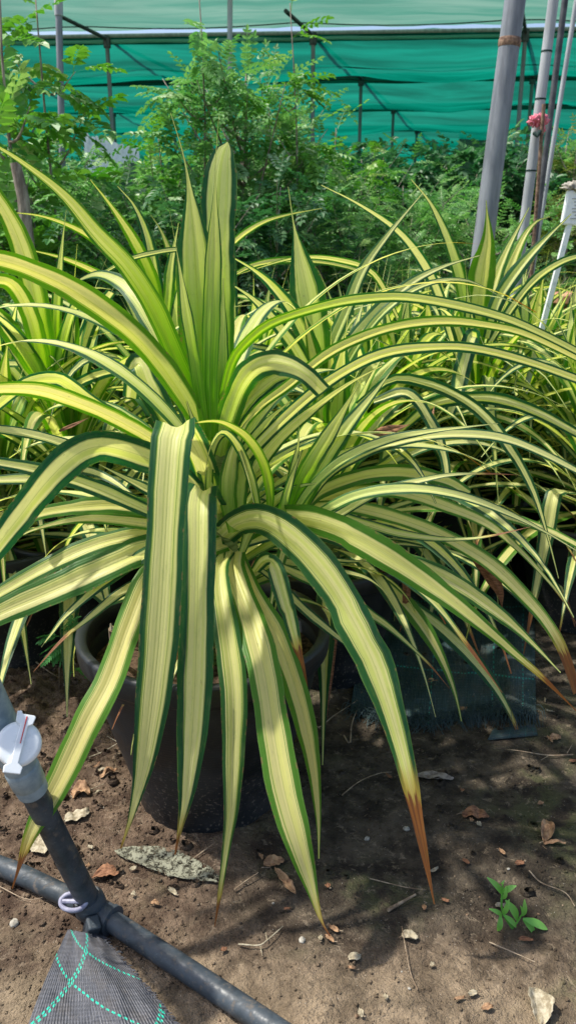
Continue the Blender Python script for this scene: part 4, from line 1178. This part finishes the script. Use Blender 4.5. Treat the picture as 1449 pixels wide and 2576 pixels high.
def hpoly(name, pts2d, h0, h1, mat, par):
    V = [vc+hs*x+hd*y+tocam*h for h in (h0, h1) for x, y in pts2d]; n = len(pts2d)
    Fc = [tuple(range(n, 2*n)), tuple(range(n))[::-1]]+[(i, (i+1) % n, n+(i+1) % n, n+i) for i in range(n)]
    return bevel(mk(name, V, Fc, mat, par, False), .0012)
hpoly('valve_handle', [(-.0145, .046), (-.008, .0475), (-.006, .043), (.012, .043), (.0145, .041), (.0125, .030), (.006, .026), (.0055, -.028), (.013, -.033), (.012, -.043), (-.013, -.044), (-.014, -.034), (-.006, -.028), (-.0055, .026), (-.013, .031)], .009, .0165, M['white'], ir)
hpoly('position_mark', [(.0002, .040), (.0022, .040), (.0016, .0), (.0004, .0)], .0166, .0176, M['red'], ir)

# ------------------------------------------------------------------ ground cloths
M['cloth'] = weave_material('woven_ground_cloth', (.060, .064, .076), (.135, .140, .160), (.02, .52, .36), [(.8, -.8*.98, -.312-.013), (.8, -.8*.98, -.312+.013), (.8, -.8*.98, .392), (.8, -.8*.98, .415), (.55, .93, .79), (.35, 1.05, 1.09)], dens=46, lw=.011, dirt=.25)
def patch(name, corners, nu, nv, hfun, mat, edge=None, thick=.0):
    V, Fc, UV = [], [], []
    for j in range(nv+1):
        v = j/nv
        for i in range(nu+1):
            u = i/nu
            (x0, y0), (x1, y1), (x2, y2), (x3, y3) = corners
            px = (x0*(1-u)+x1*u)*(1-v)+(x3*(1-u)+x2*u)*v; py = (y0*(1-u)+y1*u)*(1-v)+(y3*(1-u)+y2*u)*v
            if edge:
                ex, ey = edge(u, v); px += ex; py += ey
            V.append(pg(px, py, hfun(u, v))); UV.append((u, v))
    for j in range(nv):
        for i in range(nu):
            a = j*(nu+1)+i; Fc.append((a, a+1, a+nu+2, a+nu+1))
    return mk(name, V, Fc, mat, None, True, UV), V
def eh(u, v):
    return .004+.030*sin(pi*min(1, u*.9+.05))*(.6+.4*v)+.012*sin(u*9+v*3)*(1-u)+.008*noise.noise(Vector((u*5, v*5, 0)))
def ee(u, v):
    z = 5.0*(((u*0+v*34) % 1)-.5) if u > .97 else 0
    top = -6*sin(v*3)+0
    return (z + 14*sin(pi*v)*u - 14*sin(pi*v)*(1-u), 4*noise.noise(Vector((u*22, 3, 0))) if v > .97 else 0)
cl, CV = patch('ground_cloth', [(20, 2760), (540, 2720), (252, 2352), (172, 2338)], 90, 110, eh, M['cloth'], ee)
tag(cl, 'folded dark grey woven ground cloth with green grid threads in the front left corner', 'ground cloth')
# frayed threads along the cut edge
V, Fc = [], []; rg = random.Random(3)
for j in range(0, 111):
    p = CV[j*91+90]
    for q in range(2):
        d = Vector((rg.uniform(.3, 1), rg.uniform(-.3, .5), rg.uniform(-.6, .1))).normalized()*rg.uniform(.004, .010)
        tube_geo(V, Fc, [p, p+d*.5+Vector((0, 0, .001)), p+d], .0006, 4, False)
th = mk('frayed_threads', V, Fc, M['cloth'], cl, True, [(.5, .5)]*len(V))

M['cloth2'] = weave_material('thin_dark_ground_cloth', (.020, .046, .050), (.045, .085, .090), (.03, .27, .22), [(1, 0, .42), (1, 0, .76), (1, 0, .93), (0, 1, .2), (0, 1, .47), (0, 1, .71)], dens=110, lw=.0035, dirt=.45)
def eh2(u, v):
    e = .003+.012*abs(noise.noise(Vector((u*4, v*4, 2))))+.02*max(0, 1-v*14)*max(0, (u-.5)*1.6)
    e += .016*exp(-((u-.86)**2)/.003)*(1-v)
    return e
def ee2(u, v):
    return (0, (26*sin(u*5.2)-18*u)*max(0, 1-v*5) + 5*noise.noise(Vector((u*30, 0, 0)))*max(0, 1-v*20))
cl2, CV2 = patch('ground_cloth', [(880, 1788), (1348, 1842), (1338, 1180), (980, 1180)], 110, 140, eh2, M['cloth2'], ee2)
tag(cl2, 'thin dark ground cloth with a frayed front edge lying right of the front pot', 'ground cloth')
V, Fc = [], []
for i in range(0, 111):
    p = CV2[i]
    for q in range(4):
        a = rg.uniform(-2.6, -.5); L = rg.uniform(.02, .065)
        d = Vector((cos(a)*L, sin(a)*L, 0)); s = p+Vector((rg.uniform(-.005, .005), rg.uniform(0, .05), .003))
        m = s+d*.5+Vector((rg.uniform(-.01, .01), 0, rg.uniform(.002, .018))); e = s+d; e.z = gh(e.x, e.y)+.003
        tube_geo(V, Fc, spline([s, m, e], 5)[0], .0008, 4, False)
mk('frayed_threads', V, Fc, M['cloth2'], cl2, True, [(.5, .5)]*len(V))
rl, _ = patch('cloth_roll', [(1225, 1862), (1352, 1850), (1345, 1822), (1240, 1832)], 30, 10, lambda u, v: .003+.009*sin(pi*min(1, v+.05)), M['cloth2'], lambda u, v: (0, 0))
rl.parent = cl2

# ------------------------------------------------------------------ litter, stones, twigs, weeds
def litter(px, py, L, W, rot, mat, label, seed, curl=.3, name='dry_leaf', group=None, vein=False, tilt=0, cat='leaf', wave=1.0):
    r = random.Random(seed); c = pg(px, py, .0); n, m = 22, 8
    V, Fc = [], []
    for i in range(n+1):
        s = i/n
        w = W*.5*(sin(pi*s)**.65)*(1+.22*noise.noise(Vector((s*7, seed, 0)))+.14*noise.noise(Vector((s*19, seed, 4)))) + .0004
        for j in range(m+1):
            a = -1+2*j/m
            x = (s-.5)*L; y = a*w + .10*L*sin(s*2.2+seed)
            z = .003+curl*W*.5*(a*a)*sin(pi*s)+.16*wave*W*noise.noise(Vector((s*4+seed, a*1.5, 1)))+.05*L*curl*sin(s*5+seed)
            z += (.004 if abs(a) < .01 else 0)
            xr = x*cos(rot)-y*sin(rot); yr = x*sin(rot)+y*cos(rot)
            V.append(Vector((xr, yr, max(-.002, z)+gh(c.x+xr, c.y+yr)-c.z+.003)))
    for i in range(n):
        for j in range(m):
            a = i*(m+1)+j; Fc.append((a, a+1, a+m+2, a+m+1))
    o = mk(name, V, Fc, mat, None, loc=c)
    sol = o.modifiers.new('Solid', 'SOLIDIFY'); sol.thickness = .0006
    st = tube('leaf_stalk', [Vector((-L*.5*cos(rot), -L*.5*sin(rot), .006)) , Vector((-L*.62*cos(rot)+.004, -L*.62*sin(rot), .006)), Vector((-L*.72*cos(rot+.2), -L*.72*sin(rot+.2), .008))], .0009, M['twig'], o, 5)
    tag(o, label, cat, group)
    return o
litter(418, 2196, .245, .066, radians(-13), M['skel'], 'large grey skeletonised leaf lying below the front pot', 1, .05, wave=.35)
litter(195, 2062, .060, .036, radians(48), M['paleleaf'], 'pale squarish dead leaf behind the black riser pipe', 2, .25)
litter(110, 2130, .070, .04, radians(-60), M['paleleaf'], 'pale dead leaf tucked between riser and main pipe', 3, .2)
litter(205, 1990, .050, .034, radians(-20), M['dryleaf'], 'small orange brown crumpled leaf left of the front pot', 4, .6)
litter(275, 1958, .045, .022, radians(20), M['dryleaf'], 'curled rusty leaf close to the left foot of the front pot', 5, .7)
litter(268, 2210, .055, .035, radians(10), M['brownleaf'], 'dark brown crumpled leaf near the skeletonised leaf', 6, .5)
litter(690, 2178, .045, .030, radians(20), M['dryleaf'], 'tan oval leaf between the two hanging leaf tips', 7, .3)
litter(716, 2225, .085, .020, radians(-50), M['dryleaf'], 'long curled brown leaf strip right of the narrow hanging leaf', 8, .7)
litter(1088, 1955, .098, .036, radians(-3), M['bark'], 'smooth grey brown leaf beside the big orange-tipped leaf', 9, .25)
litter(1365, 2095, .085, .028, radians(68), M['dryleaf'], 'twisted tan leaf near the right border', 10, .9)
litter(1352, 2535, .070, .040, radians(70), M['paleleaf'], 'whitish curled leaf in the bottom right corner', 11, .9)
litter(1395, 1862, .036, .024, radians(10), M['dryleaf'], 'small reddish tan leaf right of the frayed cloth corner', 12, .5)
litter(1085, 1722, .040, .026, radians(10), M['dryleaf'], 'small brown leaf lying on the dark ground cloth', 13, .3)
litter(1165, 1790, .026, .018, radians(40), M['dryleaf'], 'tiny brown leaf near the frayed edge of the dark cloth', 14, .3)
litter(1030, 2362, .030, .020, radians(0), M['paleleaf'], 'small pale folded leaf on the bare soil in front', 15, .8)
litter(890, 2410, .026, .016, radians(20), M['paleleaf'], 'small pale flat leaf left of the centre foreground', 16, .3)
litter(30, 1668, .040, .026, radians(-10), M['dryleaf'], 'small tan leaf at the left border below the shaded pot', 17, .4)
litter(1395, 2125, .05, .012, radians(-5), M['dryleaf'], 'thin tan leaf sliver at the right border', 18, .5)
litter(1195, 2055, .06, .04, radians(-10), M['brownleaf'], 'reddish dead leaf patch left of the twisted tan leaf', 19, .3)
litter(450, 2460, .03, .012, radians(-60), M['paleleaf'], 'pale splinter of leaf right of the folded cloth', 20, .3)
rg = random.Random(77)
for k in range(60):
    px = rg.uniform(60, 1440); py = rg.uniform(1720, 2560)
    p = pg(px, py, 0)
    if (p-hpos).length < .2: continue
    litter(px, py, rg.uniform(.008, .026), rg.uniform(.004, .012), rg.uniform(0, 6.3), rg.choice([M['dryleaf'], M['brownleaf'], M['paleleaf']]), 'tiny crumb of dead leaf on the bare soil', 100+k, rg.uniform(.1, .9), 'leaf_fragment', 'tiny leaf crumbs on the soil', cat='leaf fragment')

def twig(name, pix, r, mat, label, dz=.006, branches=(), group=None):
    pts = [pg(x, y, dz+.006*((i*7) % 3)/2) for i, (x, y) in enumerate(pix)]
    c = pts[0].copy()
    o = tube(name, [p-c for p in pts], [r, r*.5], mat, None, 6, max(8, 5*len(pts))); o.location = c
    for bpx in branches:
        bp_ = [pg(x, y, dz+.002)-c for x, y in bpx]
        tube('side_twig', bp_, [r*.7, r*.3], mat, o, 5, 8)
    tag(o, label, 'twig', group)
    return o
twig('twig', [(860, 2000), (905, 1965), (955, 1945), (985, 1942)], .0016, M['twig'], 'thin curved root right of the front pot')
twig('twig', [(80, 1656), (125, 1690), (150, 1705)], .0030, M['twig'], 'short thick stick at the left below the feathery weed')
twig('twig', [(1440, 1898), (1380, 1900), (1300, 1888), (1270, 1885)], .0020, M['twig'], 'pale branched twig right of the frayed cloth corner', branches=[[(1425, 1895), (1440, 1870)], [(1380, 1900), (1360, 1912)]])
twig('twig', [(975, 2290), (1010, 2270), (1045, 2250)], .0040, M['twig'], 'short broken stick beneath the big orange leaf tip')
twig('twig', [(1330, 2190), (1360, 2220), (1420, 2245), (1445, 2280)], .0016, M['twig'], 'thin root winding down at the right border')
twig('twig', [(600, 2375), (650, 2378), (672, 2365), (712, 2330)], .0016, M['weed'] and M['paleleaf'], 'pale forked rootlet in the middle foreground', branches=[[(655, 2378), (660, 2405)], [(672, 2365), (668, 2345)]])
twig('twig', [(590, 2238), (620, 2215), (650, 2195)], .0016, M['twig'], 'thin brown twig right of the narrow leaf tip')
twig('twig', [(480, 2165), (520, 2135), (538, 2122)], .0018, M['twig'], 'straight twig touching the skeletonised leaf')
twig('twig', [(180, 2005), (230, 1985), (262, 1972)], .0014, M['paleleaf'], 'pale stalk between the two rusty leaves')
twig('twig', [(225, 1905), (262, 1890), (300, 1868), (315, 1862)], .0018, M['paleleaf'], 'pale green rootlet left of the pot wall', branches=[[(250, 1895), (240, 1880)], [(300, 1868), (270, 1852)]])
twig('twig', [(790, 1800), (800, 1830), (840, 1800), (900, 1760), (910, 1740)], .0018, M['twig'], 'thin stalk lying right behind the front pot')
twig('twig', [(865, 1850), (880, 1870), (885, 1820), (905, 1770)], .0022, M['twig'], 'forked grey stalk behind the orange-tipped leaf')
twig('twig', [(930, 2210), (1020, 2232), (1070, 2238)], .0013, M['twig'], 'hair thin root in the middle of the soil')
twig('twig', [(1050, 2490), (1030, 2440), (1010, 2330)], .0011, M['twig'], 'upright lying straw near the bottom, right of centre')
twig('twig', [(1230, 2370), (1300, 2400), (1345, 2420)], .0013, M['twig'], 'straw lying right below the green seedling')
twig('twig', [(0, 2230), (70, 2262), (130, 2252)], .0010, M['twig'], 'straw lying over the soil under the main pipe at the left')

# brown withered leaves hanging behind the pot rim on the right
for i, (pix, Y, w, lab) in enumerate((
   ([(1010, 1440), (1022, 1480), (1018, 1540), (1005, 1590)], 1.9, 20, 'brown withered leaf hanging above the dark ground cloth'),
   ([(845, 1600), (835, 1660), (828, 1730), (822, 1800)], 1.75, 16, 'brown withered leaf standing behind the right side of the front pot'),
   ([(1190, 1395), (1225, 1440), (1255, 1490), (1262, 1530)], 1.75, 34, 'broad brown withered leaf on the right above the cloth'),
   ([(935, 1095), (980, 1082), (1030, 1068)], 2.0, 24, 'reddish dead leaf caught among the striped leaves on the right'),
   ([(150, 1085), (185, 1070), (222, 1052)], 1.95, 9, 'orange dead leaf sliver caught among the striped leaves on the left'),
   ([(1065, 1052), (1085, 1045), (1092, 1020)], 1.95, 8, 'small red dead sliver among the right hand leaves'))):
    o = pixleaf(None, Vector((0, 0, 0)), pix, (Y, Y+.05), w, face=.6, rnd=.5, brown=-1, seed=i, n=16, keel=.5)
    o.name = 'withered_leaf'; o.data.materials.clear(); o.data.materials.append(M['brownleaf']); tag(o, lab, 'dead leaf')
    so_ = o.modifiers.new('Solid', 'SOLIDIFY'); so_.thickness = .0008

def pebble(px, py, r, mat, label, seed, group=None, sc=(1.2, 1, .7)):
    p = pg(px, py, r*.4)
    o = blob('pebble', p, r, mat, None, None, seed, sc, .35, 8); tag(o, label, 'pebble', group); o.rotation_euler = (0, 0, seed)
pebble(37, 2322, .008, M['pebble'], 'pale pebble under the main pipe at the left', 2)
pebble(1022, 2085, .0065, M['pebble'], 'oval whitish pebble beside the orange leaf tip', 3)
pebble(923, 2110, .0055, M['pebble'], 'round white pebble in the dark soil right of the pot', 4)
pebble(760, 2365, .0062, M['pebble'], 'white pebble left of the lowest leaf tip', 5)
rg = random.Random(12)
for k in range(45):
    pebble(rg.uniform(0, 1449), rg.uniform(1700, 2570), rg.uniform(.0012, .0030), rg.choice([M['pebble'], M['twig'], M['crumb']]), 'tiny pale stone in the bare soil', 10+k, 'tiny pale stones in the soil')

# crumbs of soil
V, Fc = [], []; rg = random.Random(9)
for k in range(9000):
    if k % 2: x = rg.uniform(-1.1, -.2); y = rg.uniform(1.0, 2.4)
    else: x = rg.uniform(-1.0, 1.1); y = rg.uniform(.8, 2.3)
    if (x-HX)**2+(y-HY)**2 < .17**2: continue
    r = rg.uniform(.0012, .0045)*(1.5 if rg.random() < .08 else 1); z = gh(x, y)+r*.3
    b = len(V)
    for i in range(4):
        a = i*pi/2+rg.random(); q = r*rg.uniform(.6, 1.2); V.append(Vector((x+cos(a)*q, y+sin(a)*q, z+rg.uniform(-.3, .3)*r)))
    V += [Vector((x, y, z+r*.8)), Vector((x, y, z-r))]
    for i in range(4): Fc += [(b+i, b+(i+1) % 4, b+4), (b+(i+1) % 4, b+i, b+5)]
for k in range(420):
    x = rg.uniform(-1.0, -.12) if k % 4 else rg.uniform(-.2, 1.0); y = rg.uniform(1.25, 2.3)
    if (x-HX)**2+(y-HY)**2 < .18**2: continue
    r = rg.uniform(.004, .011)*(1.5 if rg.random() < .15 else 1); c = Vector((x, y, gh(x, y)+r*.15)); b = len(V); o_ = rg.random()*50
    for j in range(1, 5):
        for i in range(8):
            th = pi*j/5; ph = 2*pi*i/8; v = Vector((sin(th)*cos(ph), sin(th)*sin(ph)*.85, cos(th)*.7))
            V.append(c+v*r*(1+.55*noise.noise(v*1.8+Vector((o_, 0, 0)))))
    for j in range(3):
        for i in range(8):
            a = b+j*8+i; d = b+j*8+(i+1) % 8; Fc.append((a, d, d+8, a+8))
    Fc.append(tuple(b+i for i in range(8)))
tag(mk('soil_crumbs', V, Fc, M['soil']), 'loose crumbs of brown soil', 'soil', None, 'stuff')

# green seedling at lower right
sd = empty('weed_seedling', pg(1290, 2335)); tag(sd, 'fresh green pointed-leaved seedling alone on the soil at the lower right', 'weed')
so = Vector(sd.location)
sb = [Vector((0, 0, -.003)), up_(1262, 2290, sd.location.y+.005)-so, up_(1264, 2222, sd.location.y+.01)-so]
tube('stem', sb, [.0026, .0016], M['weed'], sd, 6, 8)
sb2 = [Vector((0, 0, .004)), up_(1300, 2320, sd.location.y-.005)-so, up_(1312, 2300, sd.location.y-.005)-so]
tube('stem', sb2, [.0022, .0014], M['weed'], sd, 6, 8)
def wleaf(a, b, w, Yo=0, bend=.006):
    pa = up_(*a, sd.location.y+Yo)-so; pb = up_(*b, sd.location.y+Yo-.006)-so
    d = pb-pa; L = d.length; d.normalize(); nr = Vector((0, -.55, .83)); s = d.cross(nr).normalized(); nr = s.cross(d)
    V, Fc, LD = [], [], []
    n = 8
    for i in range(n+1):
        t = i/n; ww = w*.5*sin(pi*min(1, t*.93+.04))**.8; cpt = pa+d*L*t+nr*bend*sin(pi*t)
        V += [cpt-s*ww+nr*ww*.3, cpt, cpt+s*ww+nr*ww*.3]; LD += [(.2+.5*t, .3, 0, 1)]*3
    for i in range(n):
        a_ = i*3; Fc += [(a_, a_+1, a_+4, a_+3), (a_+1, a_+2, a_+5, a_+4)]
    mk('leaf', V, Fc, M['weed'], sd, True, None, LD)
for a, b, w in (((1262, 2250), (1224, 2207), .012), ((1264, 2245), (1298, 2228), .011), ((1262, 2222), (1268, 2214), .005), ((1264, 2262), (1272, 2228), .008), ((1262, 2305), (1229, 2286), .009), ((1258, 2300), (1252, 2343), .011),
                ((1264, 2300), (1297, 2333), .010), ((1300, 2315), (1270, 2264), .016), ((1264, 2300), (1280, 2262), .010), ((1312, 2305), (1318, 2262), .010), ((1314, 2311), (1376, 2338), .015), ((1314, 2313), (1343, 2350), .012), ((1310, 2305), (1308, 2278), .006)):
    wleaf(a, b, w)

# feathery weed left of the pot
mw = empty('feathery_weed', pg(150, 1735)); mo = Vector(mw.location); tag(mw, 'small feathery weed with tiny paired leaflets left of the front pot', 'weed')
f = Fol(); rg = random.Random(6)
SV, SF = [], []
base = Vector((0, 0, 0)); ym = mw.location.y
tips = [((215, 1700), (150, 1600)), ((170, 1610), (120, 1625)), ((185, 1600), (185, 1560)), ((170, 1620), (112, 1648)), ((150, 1600), (105, 1598)), ((200, 1660), (228, 1635)), ((190, 1680), (215, 1690)), ((185, 1690), (170, 1700)), ((160, 1615), (150, 1660)), ((150, 1590), (190, 1575))]
ctr = up_(160, 1625, ym)-mo; ctr2 = up_(192, 1672, ym-.02)-mo
tube_geo(SV, SF, [base, up_(150, 1680, ym)-mo, ctr], .0012, 5); tube_geo(SV, SF, [ctr, up_(178, 1650, ym)-mo, ctr2], .0012, 5)
for k, (a, b) in enumerate(tips[1:]):
    pb = up_(*b, ym-.02*(k % 3))-mo; pa = up_(*a, ym)-mo
    for q in range(2):
        d = (pb-pa).normalized()+Vector((rg.uniform(-.3, .3), rg.uniform(-.3, .3), rg.uniform(-.1, .3)))
        f = Fol(); f.frond(pa, d.normalized(), (pb-pa).length*1.15, 10, .017, .0085, rg, .5); f.build('leaf', M['mimosa'], mw)
mk('stem', SV, SF, M['twig'], mw)
# cut stub in the pot
stub = tube('cut_stub', [Vector((hpos.x-.20, hpos.y-.02, .34)), up_(283, 1582, 1.52)], [.009, .008], M['twig'], None, 8); tag(stub, 'dry cut stub poking out of the front pot at its left rim', 'stub')
tube('splinter', [up_(283, 1584, 1.52), up_(279, 1568, 1.52)], [.005, .001], M['paleleaf'], stub, 5)

# ------------------------------------------------------------------ light, sky, camera
SUN = Vector((-.47, .06, .88)).normalized()
el = math.asin(SUN.z); azs = math.atan2(SUN.x, SUN.y)
w = bpy.data.worlds.new('World'); scene.world = w; w.use_nodes = True
nt = w.node_tree; nt.nodes.clear()
sky = nt.nodes.new('ShaderNodeTexSky'); sky.sky_type = 'NISHITA'; sky.sun_disc = False
sky.sun_elevation = el; sky.sun_rotation = azs; sky.dust_density = 2.5; sky.air_density = 1.0
bg = nt.nodes.new('ShaderNodeBackground'); bg.inputs[1].default_value = .15
wo = nt.nodes.new('ShaderNodeOutputWorld')
nt.links.new(sky.outputs[0], bg.inputs[0]); nt.links.new(bg.outputs[0], wo.inputs[0])
sl = bpy.data.lights.new('Sun', 'SUN'); sl.energy = 4.0; sl.angle = radians(1.8); sl.color = (1, .95, .86)
so_ = bpy.data.objects.new('Sun', sl); COL.objects.link(so_)
so_.rotation_euler = SUN.to_track_quat('Z', 'Y').to_euler()

cam = bpy.data.cameras.new('Camera'); co = bpy.data.objects.new('Camera', cam); COL.objects.link(co)
co.location = CAM; co.rotation_euler = (pi/2-PITCH, 0, 0)
cam.sensor_fit = 'VERTICAL'; cam.sensor_height = 24; cam.lens = 24*F/2576
cam.clip_start = .02; cam.clip_end = 500
cam.dof.use_dof = True; cam.dof.focus_distance = 1.55; cam.dof.aperture_fstop = 5.0
scene.camera = co
vs = scene.view_settings; vs.view_transform = 'Standard'; vs.look = 'None'; vs.exposure = 0.50; vs.gamma = 1
scene.cycles.max_bounces = 8; scene.cycles.transparent_max_bounces = 12
scene.render.resolution_x = 575; scene.render.resolution_y = 1024
